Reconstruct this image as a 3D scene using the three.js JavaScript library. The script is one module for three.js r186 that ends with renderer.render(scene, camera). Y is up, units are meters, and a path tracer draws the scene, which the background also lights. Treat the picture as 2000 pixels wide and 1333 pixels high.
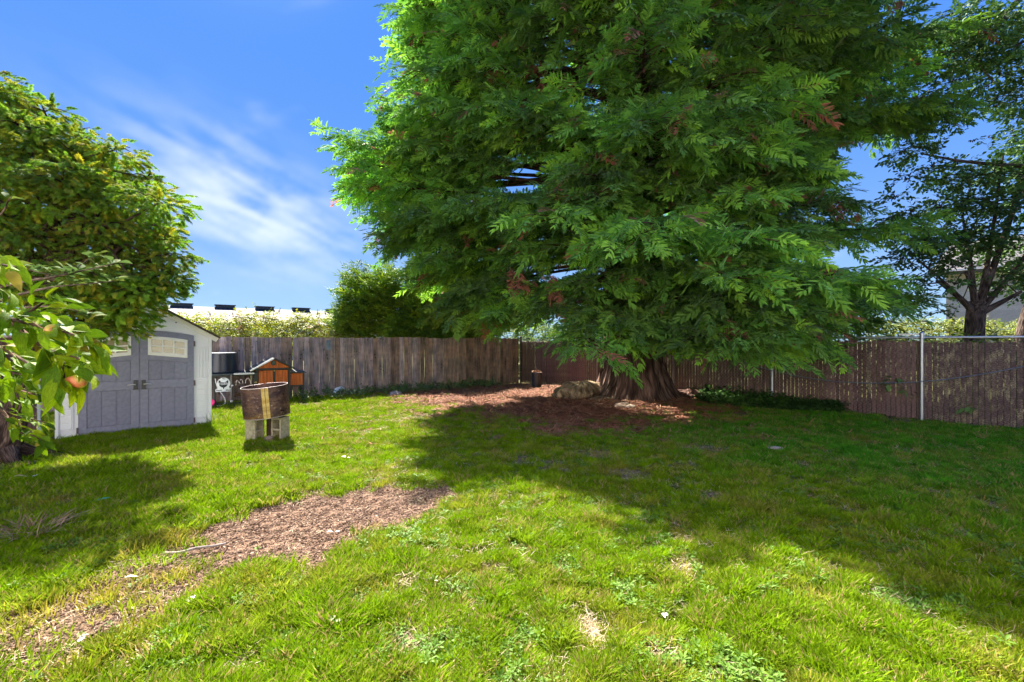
import * as THREE from 'three';
import { mergeGeometries } from 'three/addons/utils/BufferGeometryUtils.js';
import { FontLoader } from 'three/addons/loaders/FontLoader.js';
import { TextGeometry } from 'three/addons/geometries/TextGeometry.js';
import { RoundedBoxGeometry } from 'three/addons/geometries/RoundedBoxGeometry.js';
import { createNoise2D, createNoise3D } from 'simplex-noise';

// ---------------------------------------------------------------- camera, sky, sun, exposure
const scene = new THREE.Scene();
const EYE = 1.65, FOCAL = 889;                       // FOCAL in pixels of the 2000 x 1333 photograph
const camera = new THREE.PerspectiveCamera(2 * Math.atan(666.5 / FOCAL) * 180 / Math.PI, 2000 / 1333, 0.05, 3000);
camera.position.set(0, EYE, 0);
camera.lookAt(0, EYE, -10);
scene.add(camera);
const renderer = new THREE.WebGLRenderer({ antialias: true });
renderer.toneMapping = THREE.LinearToneMapping;
const EXPOSURE = 8.4;
renderer.toneMappingExposure = EXPOSURE;
renderer.shadowMap.enabled = true;

const SUN_EL = 47 * Math.PI / 180, SUN_AZ = -33 * Math.PI / 180;          // azimuth from straight ahead, left negative
const SUN = new THREE.Vector3(Math.sin(SUN_AZ) * Math.cos(SUN_EL), Math.sin(SUN_EL), -Math.cos(SUN_AZ) * Math.cos(SUN_EL));
const sun = new THREE.DirectionalLight(new THREE.Color(1.0, 0.92, 0.79), 3.1);
sun.name = 'sun';
sun.position.copy(SUN).multiplyScalar(60).add(new THREE.Vector3(0, 0, -8));
sun.target.position.set(0, 0, -8);
sun.castShadow = true;
sun.shadow.radius = 1.2;
sun.shadow.mapSize.set(4096, 4096);
Object.assign(sun.shadow.camera, { left: -26, right: 26, top: 26, bottom: -26, near: 1, far: 140 });
scene.add(sun, sun.target);

function mulberry(a) { return () => { a |= 0; a = a + 0x6D2B79F5 | 0; let t = Math.imul(a ^ a >>> 15, 1 | a); t = t + Math.imul(t ^ t >>> 7, 61 | t) ^ t; return ((t ^ t >>> 14) >>> 0) / 4294967296; }; }
let rnd = mulberry(11);
const seed = (n) => { rnd = mulberry(n); };
const R = (a, b) => a + (b - a) * rnd();
const pick = (a) => a[Math.floor(rnd() * a.length)];
const noise2 = createNoise2D(mulberry(5)), noise3 = createNoise3D(mulberry(6));
const clamp = THREE.MathUtils.clamp, lerp = THREE.MathUtils.lerp, smooth = THREE.MathUtils.smoothstep;
function fbm(x, y, n = 4) { let s = 0, a = 0.5; for (let i = 0; i < n; i++) { s += a * noise2(x, y); x *= 2.03; y *= 2.03; a *= 0.5; } return s; }
const V = (x, y, z) => new THREE.Vector3(x, y, z);

{ // a clear blue afternoon sky with thin streaks of cirrus
  const W = 1024, H = 512, data = new Float32Array(W * H * 4), K = SKY_GAIN() / EXPOSURE;
  const top = [0.062, 0.212, 0.71], mid = [0.080, 0.255, 0.75], low = [0.40, 0.60, 0.80], white = [1.0, 1.02, 1.08];
  const n3 = createNoise3D(mulberry(77));
  const f3 = (x, y, z) => { let s = 0, a = 0.5; for (let i = 0; i < 5; i++) { s += a * n3(x, y, z); x *= 2.1; y *= 2.1; z *= 2.1; a *= 0.52; } return s; };
  for (let r = 0; r < H; r++) for (let c = 0; c < W; c++) {
    const el = ((r + 0.5) / H - 0.5) * Math.PI, az = ((c + 0.5) / W - 0.5) * 2 * Math.PI;
    const x = Math.cos(az) * Math.cos(el), z = Math.sin(az) * Math.cos(el), y = Math.sin(el);
    const e = Math.max(0, y), a = Math.pow(1 - e, 5.2), b = Math.pow(1 - e, 1.8);
    const col = [0, 1, 2].map((k) => lerp(lerp(top[k], mid[k], b), low[k], a));
    // aureole round the sun
    const cs = x * SUN.x + y * SUN.y + z * SUN.z, au = 0.05 * Math.exp(-(1 - cs) * 10) + 7.0 * Math.exp(-(1 - cs) * 150);
    for (let k = 0; k < 3; k++) col[k] += au * [0.30, 0.34, 0.38][k];
    if (y > 0.01) {
      const s = 1 / (y + 0.16), px = x * s, pz = z * s;         // a flat cloud deck seen from below
      const warp = 0.5 * f3(px * 0.6, pz * 0.6, 3.3);
      let d = f3(px * 0.55 + pz * 0.25 + warp, pz * 1.5 - px * 0.6 + warp, 9.1) + 0.35 * f3(px * 3 + warp, pz * 4, 1.7);
      const dx = Math.atan2(x, -z) + 0.53, dy = el - 0.25;      // the bank left of the tall tree
      const bank = Math.exp(-(dx * dx) / 0.035 - ((dy + 0.28 * dx) ** 2) / 0.008);
      d = smooth(d, 0.42, 1.2) * 0.22 + 0.55 * bank * clamp(0.5 + 1.1 * f3(dx * 7 + dy * 4, dy * 22 + dx * 6, 4.4), 0, 1);
      const m = clamp(d, 0, 0.46) * smooth(y, 0.0, 0.1);
      for (let k = 0; k < 3; k++) col[k] = lerp(col[k], white[k], m);
    }
    const o = (r * W + c) * 4;
    for (let k = 0; k < 3; k++) data[o + k] = (y < 0 ? [0.10, 0.12, 0.06][k] : col[k]) * K;
    data[o + 3] = 1;
  }
  const t = new THREE.DataTexture(data, W, H, THREE.RGBAFormat, THREE.FloatType);
  t.mapping = THREE.EquirectangularReflectionMapping; t.magFilter = t.minFilter = THREE.LinearFilter; t.needsUpdate = true;
  scene.background = t; scene.environment = t;
}
function SKY_GAIN() { return 1.46; }

// ---------------------------------------------------------------- helpers
const used = {};
function numbered(name) { const n = used[name] = (used[name] ?? -1) + 1; return n ? name + '_' + String(n).padStart(3, '0') : name; }
function tag(o, label, category, group, kind) { if (label) o.userData.label = label; if (category) o.userData.category = category; if (group) o.userData.group = group; if (kind) o.userData.kind = kind; return o; }
function thing(name, label, category, pos = [0, 0, 0], turn = 0, group) {
  const o = new THREE.Group(); o.name = numbered(name); o.position.set(...pos); o.rotation.y = turn; scene.add(o); return tag(o, label, category, group);
}
function mesh(name, geo, mat, parent) {
  const g = Array.isArray(geo) ? (geo.length > 1 ? merge(geo) : geo[0]) : geo;
  const m = new THREE.Mesh(g, mat); m.name = parent ? name : numbered(name); m.castShadow = m.receiveShadow = true; (parent ?? scene).add(m); return m;
}
function merge(list) {
  return mergeGeometries(list.map((g) => { const h = g.index ? g.toNonIndexed() : g; for (const k of Object.keys(h.attributes)) if (!['position', 'normal', 'uv'].includes(k)) h.deleteAttribute(k); if (!h.attributes.uv) h.setAttribute('uv', new THREE.BufferAttribute(new Float32Array(h.attributes.position.count * 2), 2)); return h; }));
}
const M4 = new THREE.Matrix4(), EU = new THREE.Euler(), QU = new THREE.Quaternion();
function place(g, x = 0, y = 0, z = 0, rx = 0, ry = 0, rz = 0) { g.applyMatrix4(M4.compose(V(x, y, z), QU.setFromEuler(EU.set(rx, ry, rz)), V(1, 1, 1))); return g; }
function boxUV(g, w, h, d, ox = 0, oy = 0) { // uv in metres
  const uv = g.attributes.uv, n = g.attributes.normal, p = g.attributes.position;
  for (let i = 0; i < uv.count; i++) {
    const ax = Math.abs(n.getX(i)), ay = Math.abs(n.getY(i)), az = Math.abs(n.getZ(i));
    if (ax >= ay && ax >= az) uv.setXY(i, p.getZ(i) + ox, p.getY(i) + oy); else if (ay >= az) uv.setXY(i, p.getX(i) + ox, p.getZ(i) + oy); else uv.setXY(i, p.getX(i) + ox, p.getY(i) + oy);
  }
  return g;
}
function box(w, h, d, x = 0, y = 0, z = 0, rx = 0, ry = 0, rz = 0, bevel = 0) {
  const g = bevel ? new RoundedBoxGeometry(w, h, d, 1, bevel) : new THREE.BoxGeometry(w, h, d);
  boxUV(g, w, h, d, R(0, 7), R(0, 7)); return place(g, x, y, z, rx, ry, rz);
}
function tube(pts, r0, r1 = r0, sides = 6, segs) { // tapered tube through points
  const curve = pts.length > 2 ? new THREE.CatmullRomCurve3(pts) : new THREE.LineCurve3(pts[0], pts[1]);
  const n = segs ?? Math.max(2, (pts.length - 1) * 3), fr = curve.computeFrenetFrames(n), pos = [], nor = [], uv = [], idx = [];
  const L = curve.getLength();
  for (let i = 0; i <= n; i++) {
    const p = curve.getPoint(i / n), r = lerp(r0, r1, i / n);
    for (let j = 0; j <= sides; j++) {
      const a = j / sides * Math.PI * 2, d = fr.normals[i].clone().multiplyScalar(Math.cos(a)).addScaledVector(fr.binormals[i], Math.sin(a));
      pos.push(p.x + d.x * r, p.y + d.y * r, p.z + d.z * r); nor.push(d.x, d.y, d.z); uv.push(a * r0, i / n * L);
    }
  }
  for (let i = 0; i < n; i++) for (let j = 0; j < sides; j++) { const a = i * (sides + 1) + j, b = a + sides + 1; idx.push(a, a + 1, b, b, a + 1, b + 1); }
  // end caps
  for (const [i, flip] of [[0, 1], [n, 0]]) { const p = curve.getPoint(i / n), t = fr.tangents[i].clone().multiplyScalar(flip ? -1 : 1), c = pos.length / 3; pos.push(p.x, p.y, p.z); nor.push(t.x, t.y, t.z); uv.push(0, 0); for (let j = 0; j <= sides; j++) { const k = (i * (sides + 1) + j) * 3; pos.push(pos[k], pos[k + 1], pos[k + 2]); nor.push(t.x, t.y, t.z); uv.push(0, 0); } for (let j = 0; j < sides; j++) flip ? idx.push(c, c + 2 + j, c + 1 + j) : idx.push(c, c + 1 + j, c + 2 + j); }
  const g = new THREE.BufferGeometry(); g.setAttribute('position', new THREE.Float32BufferAttribute(pos, 3)); g.setAttribute('normal', new THREE.Float32BufferAttribute(nor, 3)); g.setAttribute('uv', new THREE.Float32BufferAttribute(uv, 2)); g.setIndex(idx); return g;
}
function lathe(pts, seg = 24) { return new THREE.LatheGeometry(pts.map(([x, y]) => new THREE.Vector2(x, y)), seg); }
function prism(poly, depth, bevel = 0, holes = []) { // polygon in x,y extruded along +z
  const s = new THREE.Shape(poly.map(([x, y]) => new THREE.Vector2(x, y)));
  for (const h of holes) s.holes.push(new THREE.Path(h.map(([x, y]) => new THREE.Vector2(x, y))));
  return new THREE.ExtrudeGeometry(s, { depth, bevelEnabled: bevel > 0, bevelSize: bevel, bevelThickness: bevel, bevelSegments: 1, curveSegments: 4 });
}
function tex(W, H, fn, rep = 1, srgb = true) { // fn(u, v) -> [r, g, b] in 0..1 display values
  const d = new Uint8Array(W * H * 4);
  for (let y = 0; y < H; y++) for (let x = 0; x < W; x++) { const c = fn(x / W, y / H), o = (y * W + x) * 4; for (let k = 0; k < 3; k++) d[o + k] = clamp(c[k] ?? c[0], 0, 1) * 255; d[o + 3] = 255; }
  const t = new THREE.DataTexture(d, W, H, THREE.RGBAFormat); t.wrapS = t.wrapT = THREE.RepeatWrapping; t.magFilter = t.minFilter = THREE.LinearFilter; t.repeat.set(rep, rep);
  if (srgb) t.colorSpace = THREE.SRGBColorSpace; t.needsUpdate = true; return t;
}
const N2 = createNoise2D(mulberry(21)), N4a = createNoise3D(mulberry(22));
// tiling noise on the unit square, f periods
function tn(u, v, f, g = f, s = 0) { const a = u * 2 * Math.PI, R1 = f / (2 * Math.PI); const y = v * g; const w = v; const q = (yy) => N4a(Math.cos(a) * R1 + s, Math.sin(a) * R1, yy + s * 3); return lerp(q(y), q(y - g), smooth(w, 0.8, 1)); }
const lin = (r, g, b) => new THREE.Color().setRGB(r, g, b);
function std(color, rough = 0.8, extra = {}) { return new THREE.MeshPhysicalMaterial({ color: Array.isArray(color) ? lin(...color) : color, roughness: rough, ...extra }); }
function leafMat(color, through = 0.4, rough = 0.85, extra = {}) { return new THREE.MeshPhysicalMaterial({ color: lin(...color), roughness: rough, transmission: through, thickness: 0, side: THREE.DoubleSide, ...extra }); }
const at = (px, py, d) => V((px - 1000) / FOCAL * d, EYE - (py - 666.5) / FOCAL * d, -d);

// leaf-shaped strip along +x, normal +y; widths sampled along the length
function leafGeo(len, wid, prof, fold = 0.15, curl = 0.15, stem = 0) {
  const n = prof.length - 1, pos = [], uv = [], idx = [];
  for (let i = 0; i <= n; i++) {
    const t = i / n, w = prof[i] * wid / 2, x = stem + t * len, y = -curl * len * t * t;
    pos.push(x, y + fold * w, -w, x, y, 0, x, y + fold * w, w); uv.push(t, 0, t, 0.5, t, 1);
  }
  for (let i = 0; i < n; i++) { const a = i * 3; for (const k of [0, 1]) idx.push(a + k, a + k + 1, a + k + 3, a + k + 1, a + k + 4, a + k + 3); }
  if (stem) { const b = pos.length / 3, w = 0.0012 + len * 0.008; pos.push(0, 0, -w, 0, 0, w, stem * 1.05, 0, -w, stem * 1.05, 0, w); uv.push(0, 0.4, 0, 0.6, 0.1, 0.4, 0.1, 0.6); idx.push(b, b + 1, b + 2, b + 1, b + 3, b + 2); }
  const g = new THREE.BufferGeometry(); g.setAttribute('position', new THREE.Float32BufferAttribute(pos, 3)); g.setAttribute('uv', new THREE.Float32BufferAttribute(uv, 2)); g.setIndex(idx); g.computeVertexNormals(); return g;
}
// basis: x along dir, y near up
const BM = new THREE.Matrix4();
function aim(dir, roll = 0, up = V(0, 1, 0)) {
  const x = dir.clone().normalize(); let z = x.clone().cross(up); if (z.lengthSq() < 1e-4) z = x.clone().cross(V(1, 0, 0)); z.normalize(); const y = z.clone().cross(x);
  const c = Math.cos(roll), s = Math.sin(roll), y2 = y.clone().multiplyScalar(c).addScaledVector(z, s), z2 = x.clone().cross(y2);
  return new THREE.Quaternion().setFromRotationMatrix(BM.makeBasis(x, y2, z2));
}
// list of { p, q, s, c }: spread over the variants, one InstancedMesh each
function instanced(name, geos, mat, list, parent) {
  const out = [];
  geos.forEach((g, k) => {
    const mine = list.filter((_, i) => i % geos.length === k); if (!mine.length) return;
    const im = new THREE.InstancedMesh(g, mat, mine.length); im.name = parent ? name : numbered(name); im.castShadow = im.receiveShadow = true; im.userData.kind = 'stuff';
    mine.forEach((o, i) => { const s = o.s; im.setMatrixAt(i, M4.compose(o.p, o.q, typeof s === 'number' ? V(s, s, s) : s)); if (o.c) im.setColorAt(i, o.c); });
    (parent ?? scene).add(im); out.push(im);
  });
  return out;
}
// ---------------------------------------------------------------- ground
const TRUNK = V(3.35, 0, -12.6);
const COR = V(0.3, 0, -18.0), FU = V(0.692, 0, 0.722);          // corner of the yard, direction of the slatted fence
const WU = V(-0.813, 0, 0.582);                                   // direction of the board fence, from the corner to the left
const SHED_TURN = 40 * Math.PI / 180, SHED = V(-7.63, 0, -7.59), SU = V(Math.cos(SHED_TURN), 0, -Math.sin(SHED_TURN)), SN = V(Math.sin(SHED_TURN), 0, Math.cos(SHED_TURN));
function polyDist(x, z, poly) { // signed: negative inside
  let d = 1e9, inside = false;
  for (let i = 0, j = poly.length - 1; i < poly.length; j = i++) {
    const [ax, az] = poly[j], [bx, bz] = poly[i], ex = bx - ax, ez = bz - az, t = clamp(((x - ax) * ex + (z - az) * ez) / (ex * ex + ez * ez), 0, 1);
    d = Math.min(d, Math.hypot(x - ax - ex * t, z - az - ez * t));
    if ((az > z) !== (bz > z) && x < ax + (z - az) / (bz - az) * (bx - ax)) inside = !inside;
  }
  return inside ? -d : d;
}
const SOIL = [[-0.74, -5.27], [-0.55, -4.91], [-0.62, -4.6], [-0.79, -4.27], [-1.15, -3.93], [-1.29, -3.59], [-1.42, -3.16], [-1.79, -3.31], [-2.2, -3.2], [-2.93, -3.83], [-2.57, -4.4], [-2.25, -5.0], [-1.51, -5.17]];
const TAIL = [[-1.75, -3.45], [-1.8, -3.0], [-1.95, -2.5], [-2.0, -1.6], [-3.3, -1.6], [-3.2, -2.6], [-3.05, -3.2], [-2.93, -3.83], [-2.3, -4.0]];
const LITTER = [[-3.2, -12.7], [-2.2, -11.2], [-0.7, -9.9], [0.7, -8.1], [1.6, -7.7], [2.8, -8.8], [4.1, -9.3], [5.6, -11.2], [5.9, -12.2], [0.3, -18.2], [-4.4, -14.6]];
const BARE = [[-0.56, -2.47, 0.2], [0.47, -2.6, 0.16], [0.78, -2.42, 0.16], [-0.2, -2.78, 0.13], [1.42, -2.8, 0.14], [-1.95, -2.3, 0.3], [-0.15, -3.3, 0.12], [1.2, -3.6, 0.1], [1.25, -3.3, 0.16], [2.3, -3.3, 0.16], [-4.6, -4.6, 0.25], [-3.4, -5.9, 0.22], [-4.6, -6.4, 0.3], [-3.75, -7.3, 0.25], [0.55, -6.0, 0.35], [0.1, -6.4, 0.3], [1.4, -5.6, 0.35], [-1.9, -9.9, 0.5], [-2.4, -9.2, 0.3], [2.9, -6.9, 0.4], [1.2, -6.6, 0.4], [5.3, -8.4, 0.3], [6.0, -6.8, 0.35], [8.0, -9.4, 0.4], [5.2, -10.2, 0.35], [3.9, -6.1, 0.22], [2.1, -4.8, 0.2], [3.2, -4.4, 0.18], [-0.9, -6.5, 0.18]];
const fenceSide = (x, z) => Math.max(-((x - COR.x) * 0.722 - (z - COR.z) * 0.692), 0);
const offWood = (x, z) => (x - COR.x) * 0.582 + (z - COR.z) * 0.813;      // metres in front of the board fence
const offLink = (x, z) => (z - COR.z) * 0.692 - (x - COR.x) * 0.722;      // metres in front of the slatted fence
function zones(x, z) {
  const n = fbm(x * 1.3, z * 1.3, 3), m = fbm(x * 5 + 9, z * 5, 3);
  const soil = smooth(-polyDist(x, z, SOIL) + 0.07 + 0.22 * m + 0.14 * n, -0.08, 0.2);
  const tail = smooth(-polyDist(x, z, TAIL) + 0.22 * m + 0.12 * n, -0.1, 0.2);
  const litter = smooth(-polyDist(x, z, LITTER) + 0.8 * m + 1.1 * n, -0.4, 0.9);
  let bare = 0;
  for (const [bx, bz, br] of BARE) { const d = Math.hypot(x - bx, (z - bz)) / br; if (d < 2) bare = Math.max(bare, smooth(1.15 - d + 0.9 * m, 0, 0.6)); }
  bare = Math.max(bare, 0.75 * Math.max(smooth(fbm(x * 0.9 + 40, z * 0.9, 4), 0.24, 0.5), smooth(fbm(x * 2.6 + 11, z * 2.6 + 5, 3), 0.30, 0.50)));
  const wf = offWood(x, z), lf = offLink(x, z), shed = Math.max(0, 1 - Math.hypot((x - SHED.x) * SN.x + (z - SHED.z) * SN.z, 0) / 0.5);
  const lx = (x - SHED.x) * SU.x + (z - SHED.z) * SU.z, lz = (x - SHED.x) * SN.x + (z - SHED.z) * SN.z;
  const inShed = lx > -0.02 && lx < 2.22 && lz < 0.03 && lz > -2.2;
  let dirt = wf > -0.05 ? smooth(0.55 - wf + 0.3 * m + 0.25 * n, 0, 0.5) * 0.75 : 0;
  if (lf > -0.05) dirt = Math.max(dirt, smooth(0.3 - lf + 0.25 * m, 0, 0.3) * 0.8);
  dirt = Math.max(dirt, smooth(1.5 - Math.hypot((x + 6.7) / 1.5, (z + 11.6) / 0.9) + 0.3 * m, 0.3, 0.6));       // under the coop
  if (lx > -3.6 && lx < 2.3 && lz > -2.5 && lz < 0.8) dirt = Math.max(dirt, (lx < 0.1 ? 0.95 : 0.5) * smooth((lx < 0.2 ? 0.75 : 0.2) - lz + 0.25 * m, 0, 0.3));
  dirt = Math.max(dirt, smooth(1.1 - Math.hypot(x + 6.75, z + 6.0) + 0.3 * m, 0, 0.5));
  const inside = wf > 0 && lf > 0;
  return { soil, tail, litter, bare, dirt, inShed, inside };
}
function gh(x, z) {
  const r = Math.hypot(x - TRUNK.x, z - TRUNK.z), yard = smooth(40 - Math.hypot(x, z + 8), 0, 15);
  let y = 0.035 * fbm(x * 0.35, z * 0.35, 3) + 0.018 * fbm(x * 1.7, z * 1.7, 3);
  y += 0.16 * Math.exp(-r * r / 6);
  const s = smooth(-polyDist(x, z, SOIL), -0.2, 0.25); y -= 0.025 * s; 
  return y * yard;
}
const C = (r, g, b) => [r, g, b];
function mix3(a, b, t) { return [0, 1, 2].map((k) => lerp(a[k], b[k], t)); }
{
  const N = 460, warp = (u) => 15 * u + 900 * Math.pow(Math.abs(u), 11) * Math.sign(u), pos = [], col = [], uv = [], idx = [];
  for (let j = 0; j <= N; j++) for (let i = 0; i <= N; i++) {
    const x = warp(i / N * 2 - 1) + 0.5, z = warp(j / N * 2 - 1) - 8;
    const far = Math.hypot(x, z + 8) > 40; let c, y = gh(x, z);
    if (far) c = [0.10, 0.12, 0.05]; else {
      const q = zones(x, z), m = fbm(x * 6, z * 6, 3), k = fbm(x * 2.2 + 3, z * 2.2, 3);
      c = mix3([0.105, 0.110, 0.024], [0.19, 0.160, 0.062], clamp(0.4 + 0.9 * k + 0.5 * m, 0, 1));
      c = mix3(c, [0.27, 0.205, 0.13], 0.85 * q.bare);
      c = mix3(c, mix3([0.185, 0.112, 0.076], [0.285, 0.190, 0.138], clamp(0.5 + m, 0, 1)), Math.max(q.soil, 0.85 * q.tail));
      c = mix3(c, mix3([0.135, 0.060, 0.036], [0.23, 0.100, 0.060], clamp(0.5 + 1.2 * m, 0, 1)), q.litter);
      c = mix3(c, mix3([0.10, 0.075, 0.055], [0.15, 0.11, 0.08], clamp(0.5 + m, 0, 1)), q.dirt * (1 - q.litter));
      if (q.soil > 0.3) y += 0.012 * q.soil * noise2(x * 9, z * 9);
      if (!q.inside) c = mix3(c, [0.12, 0.14, 0.045], 0.7);
    }
    pos.push(x, y, z); col.push(...c); uv.push(x, z);
  }
  for (let j = 0; j < N; j++) for (let i = 0; i < N; i++) { const a = j * (N + 1) + i, b = a + N + 1; idx.push(a, b, a + 1, a + 1, b, b + 1); }
  const g = new THREE.BufferGeometry(); g.setAttribute('position', new THREE.Float32BufferAttribute(pos, 3)); g.setAttribute('color', new THREE.Float32BufferAttribute(col, 3)); g.setAttribute('uv', new THREE.Float32BufferAttribute(uv, 2)); g.setIndex(idx); g.computeVertexNormals();
  const soilTex = (u, v) => { const a = tn(u, v, 40), b = tn(u, v, 90, 90, 5), c = tn(u, v, 12, 12, 9); const s = 0.80 + 0.16 * a + 0.2 * b + 0.1 * c; return [s, s * 0.985, s * 0.96]; };
  const map = tex(512, 512, soilTex, 0.55), bump = tex(512, 512, (u, v) => { const s = 0.5 + 0.25 * tn(u, v, 40) + 0.25 * tn(u, v, 90, 90, 5); return [s, s, s]; }, 0.55, false);
  tag(mesh('ground', g, std([1, 1, 1], 0.97, { vertexColors: true, map, bumpMap: bump, bumpScale: 0.02, specularIntensity: 0.2 })), 'lawn ground with worn soil and bark litter', null, null, 'structure');
}

// ---------------------------------------------------------------- grass and ground litter
function bladeTuft(n, h, spread, w, seedN, lean = 0.5) {
  seed(seedN); const pos = [], idx = [], nor = [];
  for (let k = 0; k < n; k++) {
    const a = R(0, 6.283), r = spread * Math.sqrt(rnd()), x = Math.cos(a) * r, z = Math.sin(a) * r, H = h * R(0.55, 1.15), W = w * R(0.7, 1.25);
    const da = a + R(-1.2, 1.2), L = lean * R(0.25, 1.3) * H, dx = Math.cos(da) * L, dz = Math.sin(da) * L, fa = R(0, 6.283), fx = Math.cos(fa) * W / 2, fz = Math.sin(fa) * W / 2, b = pos.length / 3;
    for (const [t, ww] of [[0, 0.8], [0.45, 1], [0.8, 0.62], [1, 0]]) {
      const y = H * (t - 0.22 * lean * t * t * (L / H)), ox = dx * t * t, oz = dz * t * t;
      if (ww) pos.push(x + ox - fx * ww, y, z + oz - fz * ww, x + ox + fx * ww, y, z + oz + fz * ww); else pos.push(x + ox, y, z + oz);
    }
    idx.push(b, b + 1, b + 2, b + 1, b + 3, b + 2, b + 2, b + 3, b + 4, b + 3, b + 5, b + 4, b + 4, b + 5, b + 6);
  }
  const g = new THREE.BufferGeometry(); g.setAttribute('position', new THREE.Float32BufferAttribute(pos, 3)); g.setIndex(idx); g.computeVertexNormals(); return g;
}
const rotY = (a, tilt = 0.2) => new THREE.Quaternion().setFromEuler(new THREE.Euler(R(-tilt, tilt), a, R(-tilt, tilt)));
const blocked = (x, z) => Math.hypot(x - TRUNK.x, z - TRUNK.z) < 1.25;
{
  const list = [], weeds = [], straw = [];
  seed(101);
  const visible = (x, z) => z < -1.7 && Math.abs(x) < -z * 1.28 + 0.6;
  for (let i = 0; i < 420000 && list.length < 130000; i++) {
    const z = -1.8 - 13.5 * Math.pow(rnd(), 1.35), x = R(-1.32, 1.32) * (-z + 0.3), d = Math.hypot(x, z);
    if (!visible(x, z)) continue;
    const want = clamp(1.9 * Math.pow(3.1 / -z, 0.72), 0, 1); if (rnd() > want) continue;
    const q = zones(x, z); if (q.inShed || !q.inside || blocked(x, z)) continue;
    const lush = fbm(x * 0.8 + 17, z * 0.8, 4), fine = fbm(x * 4, z * 4, 2);
    let p = 1 - Math.max(q.soil * 1.0, q.tail * 0.95, q.litter * 0.985, q.bare * 0.95, q.dirt * 0.86); p *= clamp(0.72 + 1.0 * fine + 0.4 * lush, 0.12, 1);
    if (rnd() > p) continue;
    const left = smooth(-x + 0.45 * z + 1.4 , 0, 2.5);                           // longer, uncut grass on the left side
    const s = clamp(0.85 + 0.5 * lush + 0.75 * fine + 0.3 * left + R(-0.15, 0.2), 0.4, 1.7) * lerp(1, 1.15, smooth(d, 5, 12));
    const dry = clamp(0.18 + 0.9 * fbm(x * 1.1 + 70, z * 1.1, 3) + 0.5 * q.bare + 0.4 * q.tail + R(-0.25, 0.25), 0, 1);
    const cool = smooth(x * 0.7 - z * 0.45 - 3.6 + 1.2 * lush, 0, 3);              // bluer fescue towards the right
    let c = mix3(mix3([0.130, 0.262, 0.004], [0.215, 0.325, 0.005], rnd()), [0.072, 0.270, 0.015], cool * 0.95);
    c = mix3(c, [0.36, 0.28, 0.05], dry * dry * 0.75); { const b = clamp(1 + 0.9 * fbm(x * 5 + 31, z * 5 + 8, 2), 0.55, 1.4); c = [c[0] * b, c[1] * b, c[2] * b]; }
    if (rnd() < 0.10) c = [0.40, 0.30, 0.12];
    list.push({ p: V(x, gh(x, z) - 0.004, z), q: rotY(R(0, 6.28)), s: V(1.12 * s, s * R(0.75, 1.05), 1.12 * s), c: lin(...c) });
  }
  const lawn = thing('grass', 'patchy green lawn grass covering the yard', 'grass'); lawn.userData.kind = 'stuff';
  instanced('grass_tufts', [1, 2, 3, 4, 5].map((k) => bladeTuft(15, 0.060, 0.046, 0.0052, 200 + k, 0.6)), leafMat([1, 1, 1], 0.45, 0.85, { specularIntensity: 0.05 }), list, lawn);
  // broad-leaved weeds: clover and small rosettes
  seed(301);
  const leaflet = (n, L, W, rise) => merge(Array.from({ length: n }, (_, k) => { const g = leafGeo(L, W, [0.25, 0.85, 1, 0.8, 0.1], 0.25, 0.25, L * 0.35); return place(g, 0, 0.004, 0, 0, k / n * 6.283 + R(-0.25, 0.25), R(0.15, 0.15 + rise)); }));
  for (let i = 0; i < 60000 && weeds.length < 11000; i++) {
    const z = -1.8 - 9 * Math.pow(rnd(), 1.5), x = R(-1.2, 1.2) * (-z + 0.3); if (!visible(x, z)) continue;
    const f = fbm(x * 1.4 + 200, z * 1.4, 3), q = zones(x, z); if (q.inShed || q.litter > 0.5 || q.dirt > 0.6 || !q.inside) continue;
    const edge = -0.32 * q.tail; if (rnd() > smooth(f + edge + (z > -4 ? 0.1 : 0), 0.02, 0.4) * (1 - 0.97 * q.soil)) continue;
    const c = mix3([0.085, 0.19, 0.014], [0.14, 0.26, 0.02], rnd());
    weeds.push({ p: V(x, gh(x, z) + R(0.005, 0.035), z), q: rotY(R(0, 6.28), 0.35), s: R(0.4, 0.95), c: lin(...c) });
  }
  const wv = [leaflet(3, 0.020, 0.02, 0.4), leaflet(5, 0.034, 0.018, 0.7), leaflet(4, 0.026, 0.022, 0.5), leaflet(6, 0.04, 0.016, 0.9)];
  const weed = thing('clover', 'low clover and broad leaved weeds scattered through the lawn', 'weeds'); weed.userData.kind = 'stuff';
  instanced('weed_leaves', wv, leafMat([1, 1, 1], 0.35, 0.65, { specularIntensity: 0.35 }), weeds, weed);
  // dry straw blades lying in the lawn and the worn places
  seed(333);
  const strawG = [0, 1, 2].map((k) => merge(Array.from({ length: 5 }, () => { const g = leafGeo(R(0.03, 0.075), 0.0034, [0.6, 1, 0.8, 0.2], 0.1, R(-0.2, 0.25)); return place(g, R(-0.04, 0.04), R(0.004, 0.02), R(-0.04, 0.04), R(-0.5, 0.5), R(0, 6.28), R(-0.1, 0.4)); })));
  for (let i = 0; i < 60000 && straw.length < 14000; i++) {
    const z = -1.8 - 8 * Math.pow(rnd(), 1.5), x = R(-1.2, 1.2) * (-z + 0.3); if (!visible(x, z)) continue;
    const q = zones(x, z); if (q.inShed || q.litter > 0.6 || !q.inside) continue;
    if (rnd() > (0.22 + 0.3 * q.bare + 0.2 * q.dirt) * (1 - 0.75 * q.tail) * (1 - 0.95 * q.soil)) continue;
    straw.push({ p: V(x, gh(x, z) + 0.003, z), q: rotY(R(0, 6.28), 0.12), s: R(0.6, 1.2), c: lin(...mix3([0.42, 0.31, 0.16], [0.50, 0.42, 0.30], rnd())) });
  }
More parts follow.
